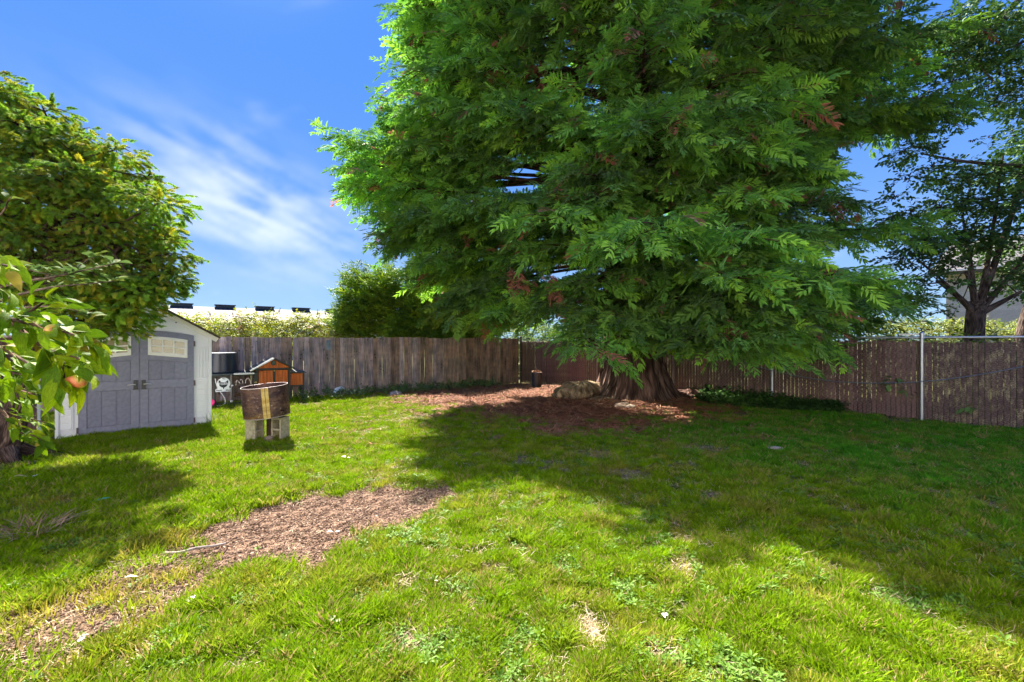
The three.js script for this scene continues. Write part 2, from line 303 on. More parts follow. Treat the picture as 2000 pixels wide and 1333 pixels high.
  const st = thing('dry_grass', 'dry straw coloured grass blades lying in the worn lawn', 'dry grass'); st.userData.kind = 'stuff';
  instanced('straw_blades', strawG, leafMat([1, 1, 1], 0.2, 0.8), straw, st);
  // clods and chips on the bare soil
  const clods = [], chips = [];
  for (let i = 0; i < 200000 && clods.length < 34000; i++) {
    const x = R(-3.2, -0.4), z = R(-5.4, -1.8); if (!visible(x, z)) continue; const q = zones(x, z); if (rnd() > Math.max(q.soil, 0.7 * q.tail, 0.25 * q.bare)) continue;
    const s = 0.0025 + 0.009 * Math.pow(rnd(), 3.6), b = R(0.6, 1.15), c = mix3([0.135, 0.078, 0.052], [0.31, 0.215, 0.160], rnd());
    if (rnd() < 0.035) chips.push({ p: V(x, gh(x, z) + 0.006, z), q: rotY(R(0, 6.28), 0.4), s: R(0.5, 1.4), c: lin(...mix3([0.20, 0.12, 0.07], [0.36, 0.27, 0.19], rnd())) });
    else clods.push({ p: V(x, gh(x, z) + s * 0.3, z), q: rotY(R(0, 6.28), 3), s: V(s * R(0.8, 1.4), s * R(0.6, 1), s), c: lin(c[0] * b, c[1] * b, c[2] * b) });
  }
  const clodG = [1, 2, 3].map((k) => { const g = new THREE.IcosahedronGeometry(1, 1), p = g.attributes.position; for (let i = 0; i < p.count; i++) { const f = 1 + 0.35 * noise3(p.getX(i) * 1.3 + k * 9, p.getY(i) * 1.3, p.getZ(i) * 1.3); p.setXYZ(i, p.getX(i) * f, p.getY(i) * f, p.getZ(i) * f); } g.computeVertexNormals(); return g; });
  const soil = thing('soil', 'crumbs of earth and wood chips on the bare soil patch', 'soil'); soil.userData.kind = 'stuff';
  instanced('soil_clods', clodG, std([1, 1, 1], 0.95, { specularIntensity: 0.2 }), clods, soil);
  instanced('wood_chips', [place(new THREE.BoxGeometry(0.03, 0.003, 0.006)), place(new THREE.BoxGeometry(0.016, 0.003, 0.009)), place(new THREE.BoxGeometry(0.05, 0.002, 0.003))], std([1, 1, 1], 0.9), chips, soil);
  // brown needle litter below the redwood
  const needles = []; seed(404);
  for (let i = 0; i < 90000 && needles.length < 22000; i++) {
    const x = R(-4.5, 6.5), z = R(-17.5, -7.2), q = zones(x, z); if (blocked(x, z) || !q.inside || rnd() > q.litter * 0.95 + 0.03) continue;
    needles.push({ p: V(x, gh(x, z) + 0.008, z), q: rotY(R(0, 6.28), 0.25), s: R(0.6, 1.5), c: lin(...mix3(mix3([0.13, 0.048, 0.028], [0.34, 0.135, 0.070], rnd()), [0.34, 0.22, 0.12], rnd() < 0.12 ? 0.8 : 0)) });
  }
  const nl = thing('needle_litter', 'red brown needle litter lying below the redwood', 'needle litter'); nl.userData.kind = 'stuff';
  instanced('dead_sprigs', [0, 1, 2].map(() => merge(Array.from({ length: 6 }, () => place(leafGeo(R(0.06, 0.14), 0.014, [0.4, 1, 0.7, 0.1], 0.3, R(-0.2, 0.2)), R(-0.06, 0.06), R(0, 0.02), R(-0.06, 0.06), R(-0.4, 0.4), R(0, 6.28), R(-0.1, 0.3))))), std([1, 1, 1], 0.9, { side: THREE.DoubleSide }), needles, nl);
}
// ---------------------------------------------------------------- fences
const grain = (seedN, tint) => tex(256, 512, (u, v) => {
  const k = tn(u, v, 3, 0.7, seedN), streak = tn(u + 0.02 * k, v, 26, 1.2, seedN + 4), fine = tn(u, v, 70, 4, seedN + 8), blotch = tn(u, v, 3, 4, seedN + 12), knot = smooth(tn(u, v, 7, 7, seedN + 20), 0.74, 0.95);
  let s = 0.80 + 0.13 * streak + 0.07 * fine + 0.12 * blotch - 0.35 * knot; return [s * (1 + 0.05 * blotch), s, s * (1 - 0.05 * blotch + tint)];
});
const grainBump = tex(256, 512, (u, v) => { const s = 0.5 + 0.3 * tn(u, v, 26, 1.2, 4) + 0.2 * tn(u, v, 70, 4, 8); return [s, s, s]; }, 1, false);
const grainMaps = [grain(1, 0.04), grain(31, 0)];
const wood = (c, k = 0) => std(c, 0.9, { map: grainMaps[k % 2], bumpMap: grainBump, bumpScale: 0.006, specularIntensity: 0.25 });
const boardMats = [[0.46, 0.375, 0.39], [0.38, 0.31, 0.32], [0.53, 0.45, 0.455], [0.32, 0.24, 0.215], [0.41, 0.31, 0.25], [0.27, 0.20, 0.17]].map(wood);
function warpedBoard(w, h, t, sd) {
  seed(sd); const g = new THREE.BoxGeometry(w, h, t, 2, 8, 1); boxUV(g, w, h, t, R(0, 5), R(0, 5)); const p = g.attributes.position, ph = R(0, 9), a = R(-0.006, 0.006), b = R(-0.012, 0.012);
  for (let i = 0; i < p.count; i++) { const x = p.getX(i), y = p.getY(i); p.setX(i, x + 0.003 * noise2(ph, y * 2) * Math.sign(x)); p.setZ(i, p.getZ(i) + a * Math.sin(y * 2 + ph) + b * (x / w) * (y / h)); if (y > h * 0.49) p.setY(i, y + 0.012 * noise2(ph + x * 12, 3)); }
  g.computeVertexNormals(); g.translate(0, h / 2, 0); return g;
}
{
  const f = thing('board_fence', 'weathered grey brown fence of upright wooden boards behind the chicken coop', 'fence');
  const H = 1.74, boards = [0.143, 0.137, 0.146, 0.139].flatMap((w, k) => [0, 1].map((j) => warpedBoard(w, H, 0.019, 900 + k * 7 + j)));
  const turn = Math.atan2(0.582, 0.813), pitch = 0.1475, inN = V(0.582, 0, 0.813); seed(51);
  for (let s = 0.12, i = 0; s < 14.5; s += pitch + (rnd() < 0.16 ? 0.006 : 0), i++) {
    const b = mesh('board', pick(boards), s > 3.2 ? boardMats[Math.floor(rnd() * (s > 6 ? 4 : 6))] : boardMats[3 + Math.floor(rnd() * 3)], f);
    const p = COR.clone().addScaledVector(WU, s); b.position.set(p.x, Math.max(gh(p.x, p.z), -0.03) + 0.015 + R(-0.012, 0.012), p.z); b.position.addScaledVector(inN, R(-0.003, 0.003));
    b.rotation.set(0, turn + Math.PI * (rnd() < 0.5 ? 1 : 0), R(-0.006, 0.006));
  }
  for (const y of [0.35, 1.45]) { const a = COR.clone().addScaledVector(WU, 7.25).addScaledVector(inN, -0.035); const r = mesh('rail', box(14.4, 0.09, 0.04), boardMats[3], f); r.position.set(a.x, y, a.z); r.rotation.y = turn; }
  for (let s = 0.05; s < 14.6; s += 2.4) { const a = COR.clone().addScaledVector(WU, s).addScaledVector(inN, -0.105); const p = mesh('post', box(0.09, 1.75, 0.09, 0, 0.875, 0), boardMats[3], f); p.position.copy(a); p.rotation.y = turn; }
}
const LINK_TURN = Math.atan2(-0.722, 0.692), LINKN = V(-0.722, 0, 0.692);      // local +x along the fence, +z towards the yard
const onLink = (t, y, off = 0) => V(COR.x + FU.x * t + LINKN.x * off, y, COR.z + FU.z * t + LINKN.z * off);
const linkAt = (px) => { const k = (px - 1000) / FOCAL; return (k * 18 - 0.3) / (0.692 + k * 0.722); };
{
  const f = thing('chain_link_fence', 'chain link fence with brown privacy slats behind the redwood trunk', 'fence', [COR.x, 0, COR.z], LINK_TURN);
  const mossy = [1, 2].map((k) => tex(64, 512, (u, v) => { const n = 0.75 * tn(u, v, 4, 60, k * 7) + 0.8 * tn(u, v, 12, 130, k * 3), low = tn(u, v, 1, 6, k * 11), m = smooth(n + 0.8 * low, -0.3, 1.15); return mix3([0.30, 0.22, 0.225], [0.60, 0.57, 0.44], m); }));
  const plain = tex(64, 512, (u, v) => { const s = 0.82 + 0.12 * tn(u, v, 3, 12, 3) + 0.08 * tn(u, v, 6, 60, 5); return [s, s, s]; });
  const brown = [[0.195, 0.098, 0.098], [0.17, 0.086, 0.088], [0.215, 0.114, 0.106]].map((c) => std(c, 0.55, { map: plain })), moss = mossy.map((m) => std([1, 1, 1], 0.75, { map: m }));
  const pale = std([0.35, 0.33, 0.27], 0.8, { map: plain });
  const H = 1.62, slatG = [0.0755, 0.0740, 0.0735, 0.0755, 0.0745, 0.075, 0.0758, 0.0748, 0.0752].map((w, k) => { const g = new RoundedBoxGeometry(w, H, 0.009, 1, 0.003); boxUV(g, w, H, 0.009, k * 0.37, k * 0.57); const uv = g.attributes.uv; for (let i = 0; i < uv.count; i++) uv.setXY(i, uv.getX(i) * 8, uv.getY(i) / 1.7); g.translate(0, H / 2, 0); return g; });
  seed(61);
  for (let t = 0.1, i = 0; t < 17.4; t += 0.0825, i++) {
    const w = t < 2.6 ? 2 : Math.floor(rnd() * 2); 
    const isMoss = t > 11.9 || (t > 10.8 && rnd() < 0.25);
    const m = mesh('slat', isMoss ? slatG[3 + Math.floor(rnd() * 6)] : slatG[w], isMoss ? (rnd() < 0.16 ? brown[1] : pick(moss)) : pick(brown), f); m.position.set(t + R(-0.0012, 0.0012), 0.02 + gh(COR.x + FU.x * t, COR.z + FU.z * t) + R(-0.02, 0.02), 0); m.rotation.set(0, R(-0.16, 0.16), R(-0.0008, 0.0008));
  }
  const darkPost = std([0.05, 0.04, 0.04], 0.8), dullPost = std([0.20, 0.165, 0.15], 0.6, { metalness: 0.3 }), galv = std([0.48, 0.50, 0.54], 0.42, { metalness: 0.85 });
  // woven wire: each wire zigzags between its neighbours, passing in front of and behind the slats
  const wires = [], dx = 0.04125, dy = 0.0405;
  for (let t = 0.1 - dx, k = 0; t < 17.4; t += dx * 2, k++) {
    const pos = [], idx = [], n = Math.round(1.66 / dy), r = 0.0016;
    for (let i = 0; i <= n; i++) { const x = t + (i % 2 ? dx * 2 : 0) * (1) , y = 0.05 + i * dy, z = i % 2 ? 0.009 : 0.0115; const b = pos.length / 3; pos.push(x, y + r * 1.6, z, x, y - r * 1.6, z, x, y, z + r * 1.6); if (i) for (let j = 0; j < 3; j++) { const a = b - 3 + j, c = b - 3 + (j + 1) % 3; idx.push(a, c, a + 3, c, c + 3, a + 3); } }
    const g = new THREE.BufferGeometry(); g.setAttribute('position', new THREE.Float32BufferAttribute(pos, 3)); g.setIndex(idx); g.computeVertexNormals(); wires.push(g);
  }
  const wm = mesh('wire_mesh', wires, std([0.24, 0.17, 0.17], 0.6, { metalness: 0.2 }), f); wm.userData.kind = 'stuff';
  for (const t of [0.12, 3.75, 6.45, 9.06, 11.86, 14.66, 17.4]) {
    const p = mesh('post', [tube([V(0, -0.1, 0), V(0, 1.80, 0)], 0.036, 0.036, 14), place(lathe([[0, 0.045], [0.028, 0.035], [0.040, 0.012], [0.041, -0.03]], 14), 0, 1.80, 0), place(new THREE.TorusGeometry(0.043, 0.008, 6, 18), 0, 1.70, 0, Math.PI / 2), place(new THREE.TorusGeometry(0.042, 0.005, 6, 18), 0, 0.9, 0, Math.PI / 2)], t < 1 ? darkPost : t < 8 ? dullPost : galv, f); p.position.set(t, 0, 0.052);
    for (const y of [0.45, 1.25]) { const c = mesh('wire_tie', place(new THREE.TorusGeometry(0.041, 0.0028, 5, 14), 0, y, 0, Math.PI / 2 + 0.2), galv, f); c.position.set(t, 0, 0.052); }
  }
  const rail = mesh('top_rail', tube([V(5.2, 1.725, 0.0), V(17.5, 1.725, 0.0)], 0.024, 0.024, 12), galv, f); rail.position.z = 0.02;
  const r2 = mesh('rail_cap', box(0.42, 0.035, 0.05), galv, f); r2.position.set(11.7, 1.79, -0.06);
}
{ // dark boards closing the gap left of the shed
  const f = thing('side_fence', 'dark brown board fence panel at the left of the shed', 'fence', [SHED.x - SU.x * 0.22 - SN.x * 0.35, 0, SHED.z - SU.z * 0.22 - SN.z * 0.35], SHED_TURN); seed(66);
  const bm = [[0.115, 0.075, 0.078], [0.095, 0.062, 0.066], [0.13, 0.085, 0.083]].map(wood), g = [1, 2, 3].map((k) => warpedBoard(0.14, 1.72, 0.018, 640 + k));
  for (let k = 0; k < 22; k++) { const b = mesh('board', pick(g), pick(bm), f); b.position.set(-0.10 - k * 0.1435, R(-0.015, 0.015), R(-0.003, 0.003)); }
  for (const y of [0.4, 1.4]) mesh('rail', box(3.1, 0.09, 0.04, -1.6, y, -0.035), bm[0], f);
  mesh('post', box(0.035, 1.05, 0.05, 0.0, 0.52, 0.01), std([0.33, 0.38, 0.44], 0.6), f);
}
{ // slack line hung along the slatted fence
  const pts = [[1418, 692], [1455, 708], [1510, 724], [1560, 735], [1620, 744], [1690, 748.5], [1760, 748], [1800, 746], [1860, 740], [1920, 731], [2000, 716], [2060, 704]].map(([px, py]) => { const t = linkAt(px), q = onLink(t, 0, 0.115), d = -q.z; return V(q.x, EYE - (py - 666.5) / FOCAL * d, q.z); });
  tag(mesh('garden_line', tube(pts, 0.0095, 0.0095, 8, 60), std([0.10, 0.13, 0.19], 0.5)), 'slack dark blue line sagging along the brown slatted fence', 'hose');
}
// ---------------------------------------------------------------- things far behind the fences
{ // long low building with a pale ribbed roof
  const a = at(300, 622, 36), A = V(-34, 0, -38), B = V(-14.5, 0, -52), dir = B.clone().sub(A).normalize(), back = V(-dir.z, 0, dir.x).multiplyScalar(-1).lengthSq() ? V(dir.z, 0, -dir.x) : 0;
  const L = A.distanceTo(B), turn = Math.atan2(-dir.z, dir.x);
  const b = thing('long_barn', 'long low building with pale ribbed metal roof beyond the board fence', 'building', [A.x, 0, A.z], turn);
  const rib = tex(256, 32, (u, v) => { const s = (u * 16) % 1; const q = 0.90 - 0.34 * (s < 0.2 ? 1 : 0) + 0.05 * tn(u, v, 8, 3); return [q, q * 0.985, q * 0.97]; });
  const slope = 0.30, W = 5.2, rh = 4.75, sl = W / Math.cos(slope);
  const roof = (sgn) => { const g = new THREE.BoxGeometry(L, 0.12, sl); boxUV(g, L, 0.12, sl); const uv = g.attributes.uv; for (let i = 0; i < uv.count; i++) uv.setXY(i, uv.getX(i) / 6, uv.getY(i)); return place(g, L / 2, rh - Math.sin(slope) * sl / 2, sgn * W / 2, sgn * slope); };
  const metal = std([0.125, 0.119, 0.12], 0.8, { map: rib });
  mesh('roof', roof(1), metal, b); mesh('roof', roof(-1), metal, b);
  mesh('wall', [box(L, 3.1, 0.2, L / 2, 1.55, W - 0.3), box(L, 3.1, 0.2, L / 2, 1.55, -W + 0.3), place(prism([[-W + 0.4, 0], [W - 0.4, 0], [W - 0.4, 3.15], [0, rh - 0.1], [-W + 0.4, 3.15]], 0.2), L - 0.25, 0, 0, 0, Math.PI / 2), place(prism([[-W + 0.4, 0], [W - 0.4, 0], [W - 0.4, 3.15], [0, rh - 0.1], [-W + 0.4, 3.15]], 0.2), 0.05, 0, 0, 0, Math.PI / 2)], std([0.45, 0.43, 0.4], 0.8), b);
  const dark = std([0.05, 0.055, 0.07], 0.6);
  for (let k = 0; k < 7; k++) { const v = mesh('ridge_vent', [box(1.55, 0.26, 0.8, 0, 0, 0, 0, 0, 0, 0.03), box(1.7, 0.06, 1.0, 0, 0.15, 0)], dark, b); v.position.set(1.9 + k * 3.3, rh + 0.12, 0); }
}
{ // blue green ridge on the horizon
  const pos = [], idx = [], n = 60; for (let i = 0; i <= n; i++) { const x = -560 + i * 14, h = Math.max(0.5, 58 + 10 * noise2(i * 0.13, 4) + 8 * noise2(i * 0.4, 9) - 60 * Math.pow(Math.abs(i - 7.5) / 9, 2)); for (const [z, y] of [[-700, 0], [-760, h * 0.7], [-820, h], [-900, 0]]) pos.push(x, y, z); }
  for (let i = 0; i < n; i++) for (let k = 0; k < 3; k++) { const a = i * 4 + k; idx.push(a, a + 4, a + 1, a + 1, a + 4, a + 5); }
  const g = new THREE.BufferGeometry(); g.setAttribute('position', new THREE.Float32BufferAttribute(pos, 3)); g.setIndex(idx); g.computeVertexNormals();
  tag(mesh('hills', g, std([0.10, 0.13, 0.13], 1, { side: THREE.DoubleSide })), 'low wooded ridge on the horizon', null, null, 'structure');
}
{ // neighbour's house behind the slatted fence, right
  const P = at(1849, 666, 21), turn = -0.95, h = thing('neighbor_house', 'taupe house with lap siding behind the fence and tree', 'house', [P.x, 0, P.z], turn);
  const sid = tex(128, 128, (u, v) => { const s = 0.93 + 0.05 * tn(u, v, 5, 30) + 0.04 * tn(u, v, 20, 20, 4); return [s, s, s]; });
  const W = 9, HH = 4.9, lapM = [0.93, 1, 1.06].map((k) => std([0.70 * k, 0.60 * k, 0.59 * k], 0.8, { map: sid })), white = std([0.78, 0.76, 0.74], 0.6);
  const winX0 = 2.6, winX1 = 4.1, winY0 = 0.9, winY1 = 2.24, lapH = 0.175; seed(71);
  const strip = (x0, x1, y) => { if (x1 - x0 < 0.05) return; const g = prism([[0, 0], [0.026, 0], [0.010, lapH + 0.012], [0, lapH + 0.012]], x1 - x0); place(g, x1, y, 0, 0, -Math.PI / 2); mesh('lap_board', boxUV(g, 1, 1, 1), pick(lapM), h); };
  for (let y = 0; y < HH; y += lapH) { if (y + lapH > winY0 - 0.1 && y < winY1 + 0.08) { strip(0.13, winX0 - 0.1, y); strip(winX1 + 0.1, W, y); } else strip(0.13, W, y); }
  mesh('wall', [box(W, HH + 0.1, 0.16, W / 2, HH / 2, -0.085), box(0.16, HH + 0.1, 7, 0.08, HH / 2, -3.67), box(0.16, HH + 0.1, 7, W - 0.08, HH / 2, -3.67), box(W, HH, 0.16, W / 2, HH / 2, -7.1)], lapM[0], h);
  mesh('corner_board', box(0.12, HH, 0.05, 0.06, HH / 2, 0.026), std([0.62, 0.50, 0.44], 0.7), h);
  mesh('corner_board', box(0.10, HH, 0.02, 1.35, HH / 2, 0.035), std([0.66, 0.52, 0.44], 0.7), h);
  mesh('window_frame', [box(winX1 - winX0 + 0.2, 0.14, 0.05, (winX0 + winX1) / 2, winY1 + 0.02, 0.03), box(0.12, winY1 - winY0, 0.05, winX0 - 0.05, (winY0 + winY1) / 2 - 0.05, 0.03), box(0.12, winY1 - winY0, 0.05, winX1 + 0.05, (winY0 + winY1) / 2 - 0.05, 0.03), box(0.06, winY1 - winY0, 0.04, (winX0 + winX1) / 2, (winY0 + winY1) / 2 - 0.05, 0.02), box(winX1 - winX0 + 0.2, 0.1, 0.06, (winX0 + winX1) / 2, winY0 - 0.05, 0.03)], white, h);
  mesh('pane', box(winX1 - winX0, winY1 - winY0, 0.012, (winX0 + winX1) / 2, (winY0 + winY1) / 2, 0.005), std([0.04, 0.06, 0.07], 0.06, { specularIntensity: 1 }), h);
  mesh('roof', [place(new THREE.BoxGeometry(W + 1, 0.16, 4.6), W / 2, HH + 0.75, -1.6, 0.42), place(new THREE.BoxGeometry(W + 1, 0.16, 4.6), W / 2, HH + 0.75, -5.7, -0.42)], std([0.10, 0.095, 0.1], 0.9), h);
  mesh('gutter', box(W + 1, 0.12, 0.12, W / 2, HH - 0.1, 0.42), white, h);
}
{ // the photographer's own house: its sunlit wall throws light back into the yard
  const h = thing('home', 'pale two storey house facing the lawn with a patio door', 'house', [0, 0, 1.3], Math.PI);
  const w = std([0.80, 0.785, 0.75], 0.85); const W = 26, HH = 6.2;
  mesh('wall', prism([[-W / 2, 0], [W / 2, 0], [W / 2, HH], [-W / 2, HH]], 0.2, 0, [[[-1.2, 0.12], [1.2, 0.12], [1.2, 2.2], [-1.2, 2.2]], [[3.6, 1], [5.4, 1], [5.4, 2.2], [3.6, 2.2]], [[-5.4, 1], [-3.6, 1], [-3.6, 2.2], [-5.4, 2.2]], [[-5, 3.6], [-3.2, 3.6], [-3.2, 4.8], [-5, 4.8]], [[3.2, 3.6], [5, 3.6], [5, 4.8], [3.2, 4.8]]]), w, h);
  const gl = std([0.05, 0.06, 0.07], 0.08), fr = std([0.8, 0.8, 0.8], 0.5);
  for (const [x, y, ww, hh] of [[0, 1.16, 2.4, 2.08], [4.5, 1.6, 1.8, 1.2], [-4.5, 1.6, 1.8, 1.2], [-4.1, 4.2, 1.8, 1.2], [4.1, 4.2, 1.8, 1.2]]) { const f = mesh(y === 1.16 ? 'door' : 'window', [box(ww, 0.06, 0.06, x, y + hh / 2 - 0.03, 0.1), box(ww, 0.06, 0.06, x, y - hh / 2 + 0.03, 0.1), box(0.06, hh - 0.12, 0.06, x - ww / 2 + 0.03, y, 0.1), box(0.06, hh - 0.12, 0.06, x + ww / 2 - 0.03, y, 0.1), box(0.05, hh - 0.12, 0.05, x, y, 0.1)], fr, h); mesh('pane', box(ww - 0.1, hh - 0.1, 0.01, x, y, 0.08), gl, f); }
  mesh('roof', [place(new THREE.BoxGeometry(W + 1, 0.2, 5.4), 0, HH + 0.85, -1.9, 0.42), place(new THREE.BoxGeometry(W + 1, 0.2, 5.4), 0, HH + 0.85, -6.7, -0.42)], std([0.12, 0.11, 0.11], 0.9), h);
  mesh('side_wall', [box(0.2, HH, 8.6, -W / 2 + 0.1, HH / 2, -4.31), box(0.2, HH, 8.6, W / 2 - 0.1, HH / 2, -4.31), box(W, HH, 0.2, 0, HH / 2, -8.72)], w, h);
}
// ---------------------------------------------------------------- garden shed
const speckle = tex(256, 256, (u, v) => { const s = 0.9 + 0.10 * tn(u, v, 60, 60, 2) + 0.05 * tn(u, v, 6, 6, 5); return [s, s, s]; }, 2.2);
const speckBump = tex(256, 256, (u, v) => { const s = 0.5 + 0.5 * tn(u, v, 60, 60, 2); return [s, s, s]; }, 2.2, false);
{
  const base = -0.02, sh = thing('tool_shed', 'white resin garden shed with grey double doors and small windows', 'shed', [SHED.x, base, SHED.z], SHED_TURN);
  const white = std([0.76, 0.77, 0.82], 0.55), grey = [[0.245, 0.250, 0.355], [0.265, 0.27, 0.38], [0.23, 0.235, 0.335]].map((c) => std(c, 0.62, { map: speckle, bumpMap: speckBump, bumpScale: 0.0003 }));
  const W = 2.2, E = 1.80, A = 2.47, D = 2.1, roofY = (x) => E + (A - E) * (1 - Math.abs(x - W / 2) / (W / 2));
  seed(81);
  const x0 = 0.283, x1 = 1.908, xm = (x0 + x1) / 2, arch = (x) => 1.865 - 0.095 * Math.pow((x - xm) / ((x1 - x0) / 2), 2);
  mesh('wall', [place(prism([[0.02, 0], [W - 0.02, 0], [W - 0.02, E - 0.02], [W / 2, A - 0.03], [0.02, E - 0.02]], 0.05), 0, 0, -0.06), box(0.06, E, D, 0.03, E / 2, -D / 2 - 0.062), box(0.06, E, D, W - 0.03, E / 2, -D / 2 - 0.062), place(prism([[0.02, 0], [W - 0.02, 0], [W - 0.02, E - 0.02], [W / 2, A - 0.03], [0.02, E - 0.02]], 0.05), 0, 0, -D - 0.11)], white, sh);
  // corner panels with their embossed boards
  for (const [a, b] of [[0, x0], [x1, W]]) {
    const left = a === 0, pn = mesh('siding_panel', box(b - a - 0.006, E - 0.045, 0.012, (a + b) / 2, E / 2 - 0.01, -0.004), white, sh);
    const ox = left ? a + 0.035 : a + 0.045, oxe = left ? b - 0.075 : b - 0.095, wy = 0.86;
    mesh('frame', [box(oxe - ox + 0.03, 0.02, 0.02, (ox + oxe) / 2, 1.58, 0.012), box(0.014, 1.4, 0.018, ox - 0.008, 0.87, 0.012), box(0.014, 1.4, 0.018, oxe + 0.008, 0.87, 0.012), box(oxe - ox + 0.03, 0.07, 0.02, (ox + oxe) / 2, wy + 0.03, 0.012), box(oxe - ox + 0.03, 0.02, 0.02, (ox + oxe) / 2, 0.16, 0.012)], white, pn);
    for (let k = 0; k < 6; k++) mesh('board', box(oxe - ox - 0.006, 0.092, 0.016, (ox + oxe) / 2, 0.225 + k * 0.112, 0.0115, -0.03, 0, 0, 0.003), white, pn);
    for (let k = 0; k < 3; k++) { const w = (oxe - ox) / 3; mesh('board', box(w - 0.012, 0.6, 0.013, ox + w * (k + 0.5), wy + 0.39, 0.0115, 0, 0, 0, 0.003), white, pn); }
  }
  for (const s of [0, 1]) mesh('corner_trim', [box(0.05, E - 0.06, 0.035, s ? W - 0.028 : 0.028, E / 2 - 0.03, 0.016, 0, 0, 0, 0.008)], white, sh);
  // arched head above the doors and boarded gable
  { const top = [], n = 14; for (let i = 0; i <= n; i++) { const x = lerp(x0 + 0.006, x1 - 0.006, i / n); top.push([x, arch(x) + 0.012]); }
    const outer = [[x1 - 0.006, E - 0.01 + 0.16], [W / 2 + 0.5, 2.03], [W / 2 - 0.5, 2.03], [x0 + 0.006, E + 0.15]];
    mesh('door_head', prism([...top, ...outer], 0.02), white, sh).position.z = -0.004; }
  const gy = 2.045; for (let k = 0, w = 0.165; k < 8; k++) { const a = W / 2 - 4 * w + k * w + 0.008, b = a + w - 0.016, ya = roofY(a) - 0.125, yb = roofY(b) - 0.125; if (Math.max(ya, yb) <= gy + 0.02) continue; const m = roofY(W / 2) - 0.125; const poly = [[a, gy], [b, gy], [b, Math.max(gy + 0.002, yb)], ...(a < W / 2 && b > W / 2 ? [[W / 2, m]] : []), [a, Math.max(gy + 0.002, ya)]]; mesh('gable_board', boxUV(prism(poly, 0.009, 0.002), 1, 1, 1), white, sh).position.z = -0.008; }
  const sl = Math.atan2(A - E, W / 2), len = Math.hypot(A - E, W / 2);
  for (const s of [-1, 1]) mesh('rake_trim', box(len + 0.12, 0.10, 0.03, W / 2 + s * (W / 4 + 0.045), (A + E) / 2 - 0.075, 0.012, 0, 0, -s * sl, 0.006), white, sh);
  mesh('vent', box(0.022, 0.022, 0.02, 1.63, 2.02, 0.01), std([0.1, 0.06, 0.05], 0.7), sh);
  // roof: two slopes of shingle courses
  const roofM = [[0.085, 0.060, 0.052], [0.10, 0.072, 0.06], [0.072, 0.05, 0.045]].map((c) => std(c, 0.92, { map: speckle }));
  for (const s of [-1, 1]) {
    const r = mesh('roof', box(len + 0.16, 0.03, D + 0.28, W / 2 + s * (W / 4 + 0.06), (A + E) / 2 - 0.022, -D / 2, 0, 0, -s * sl), roofM[0], sh);
    for (let k = 0; k < 8; k++) for (let j = 0; j < 10; j++) { const t = (k + 0.5) / 8, cx = W / 2 + s * (t * (W / 2 + 0.11)), cy = A - t * (A - E) * 1.1 + 0.006; mesh('shingle', box(len / 8 + 0.03, 0.012, 0.236, cx, cy, 0.1 - j * 0.24 - 0.07 - (k % 2) * 0.04, 0, 0, -s * (sl - 0.05)), pick(roofM), r); }
  }
  mesh('ridge_cap', [box(0.14, 0.02, D + 0.3, W / 2 - 0.055, A + 0.018, -D / 2, 0, 0, sl), box(0.14, 0.02, D + 0.3, W / 2 + 0.055, A + 0.018, -D / 2, 0, 0, -sl)], roofM[2], sh);
  // doors
  const gap = 0.006, black = std([0.035, 0.035, 0.042], 0.45), steel = std([0.62, 0.62, 0.64], 0.3, { metalness: 0.9 }), winW = std([0.80, 0.79, 0.76], 0.5), tan = std([0.40, 0.335, 0.235], 0.7), glass = new THREE.MeshPhysicalMaterial({ color: lin(0.95, 0.95, 0.9), roughness: 0.12, transmission: 1, thickness: 0 });
  for (const s of [0, 1]) {
    const a = s ? xm + gap : x0 + gap, b = s ? x1 - gap : xm - gap, archTop = (x, off = 0) => arch(x) - off; const outline = [[a, 0.035], [b, 0.035]], n = 8;
    for (let i = 0; i <= n; i++) { const x = lerp(b, a, i / n); outline.push([x, archTop(x)]); }
    const d = mesh('door', boxUV(prism(outline, 0.022), 1, 1, 1), grey[0], sh); d.position.z = 0.0;
    const ia = s ? a + 0.115 : a + 0.10, ib = s ? b - 0.10 : b - 0.115, curve = (off, rev) => Array.from({ length: n + 1 }, (_, i) => { const x = lerp(ia, ib, rev ? 1 - i / n : i / n); return [x, archTop(x, off)]; });
    const up = [[ia, 0.945], ...curve(0.535, false).map(([x, y]) => [x, y]), [ib, 0.945]], low = [[ia, 0.165], [ia, 0.80], [ib, 0.80], [ib, 0.165]], wa = ia + 0.0, wb = ib, win = [[wa, archTop(wa, 0.445)], ...curve(0.105, false), [wb, archTop(wb, 0.445)]];
    mesh('rail_frame', boxUV(prism(outline, 0.016, 0.002, [up, low, win]), 1, 1, 1), grey[1], d).position.z = 0.022;
    const w = (ib - ia) / 3;
    for (let k = 0; k < 3; k++) { const c = ia + w * (k + 0.5), xa = c - w / 2 + 0.0095, xb = c + w / 2 - 0.0095; mesh('board', boxUV(prism([[xa, 0.179], [xb, 0.179], [xb, 0.786], [xa, 0.786]], 0.006, 0.003), 1, 1, 1), pick(grey), d).position.z = 0.022; mesh('board', boxUV(prism([[xa, 0.959], [xb, 0.959], [xb, archTop(xb, 0.549)], [xa, archTop(xa, 0.549)]], 0.006, 0.003), 1, 1, 1), pick(grey), d).position.z = 0.022; }
    // window of six panes
    const px = [0, 1, 2].map((k) => [lerp(wa + 0.045, wb - 0.045, k / 3) + (k ? 0.009 : 0), lerp(wa + 0.045, wb - 0.045, (k + 1) / 3) - (k < 2 ? 0.009 : 0)]), pane = [];
    for (const [xa, xb] of px) for (const [o1, o2] of [[0.395, 0.285], [0.265, 0.155]]) pane.push([[xa, archTop(xa, o1)], [xb, archTop(xb, o1)], [xb, archTop(xb, o2)], [xa, archTop(xa, o2)]]);
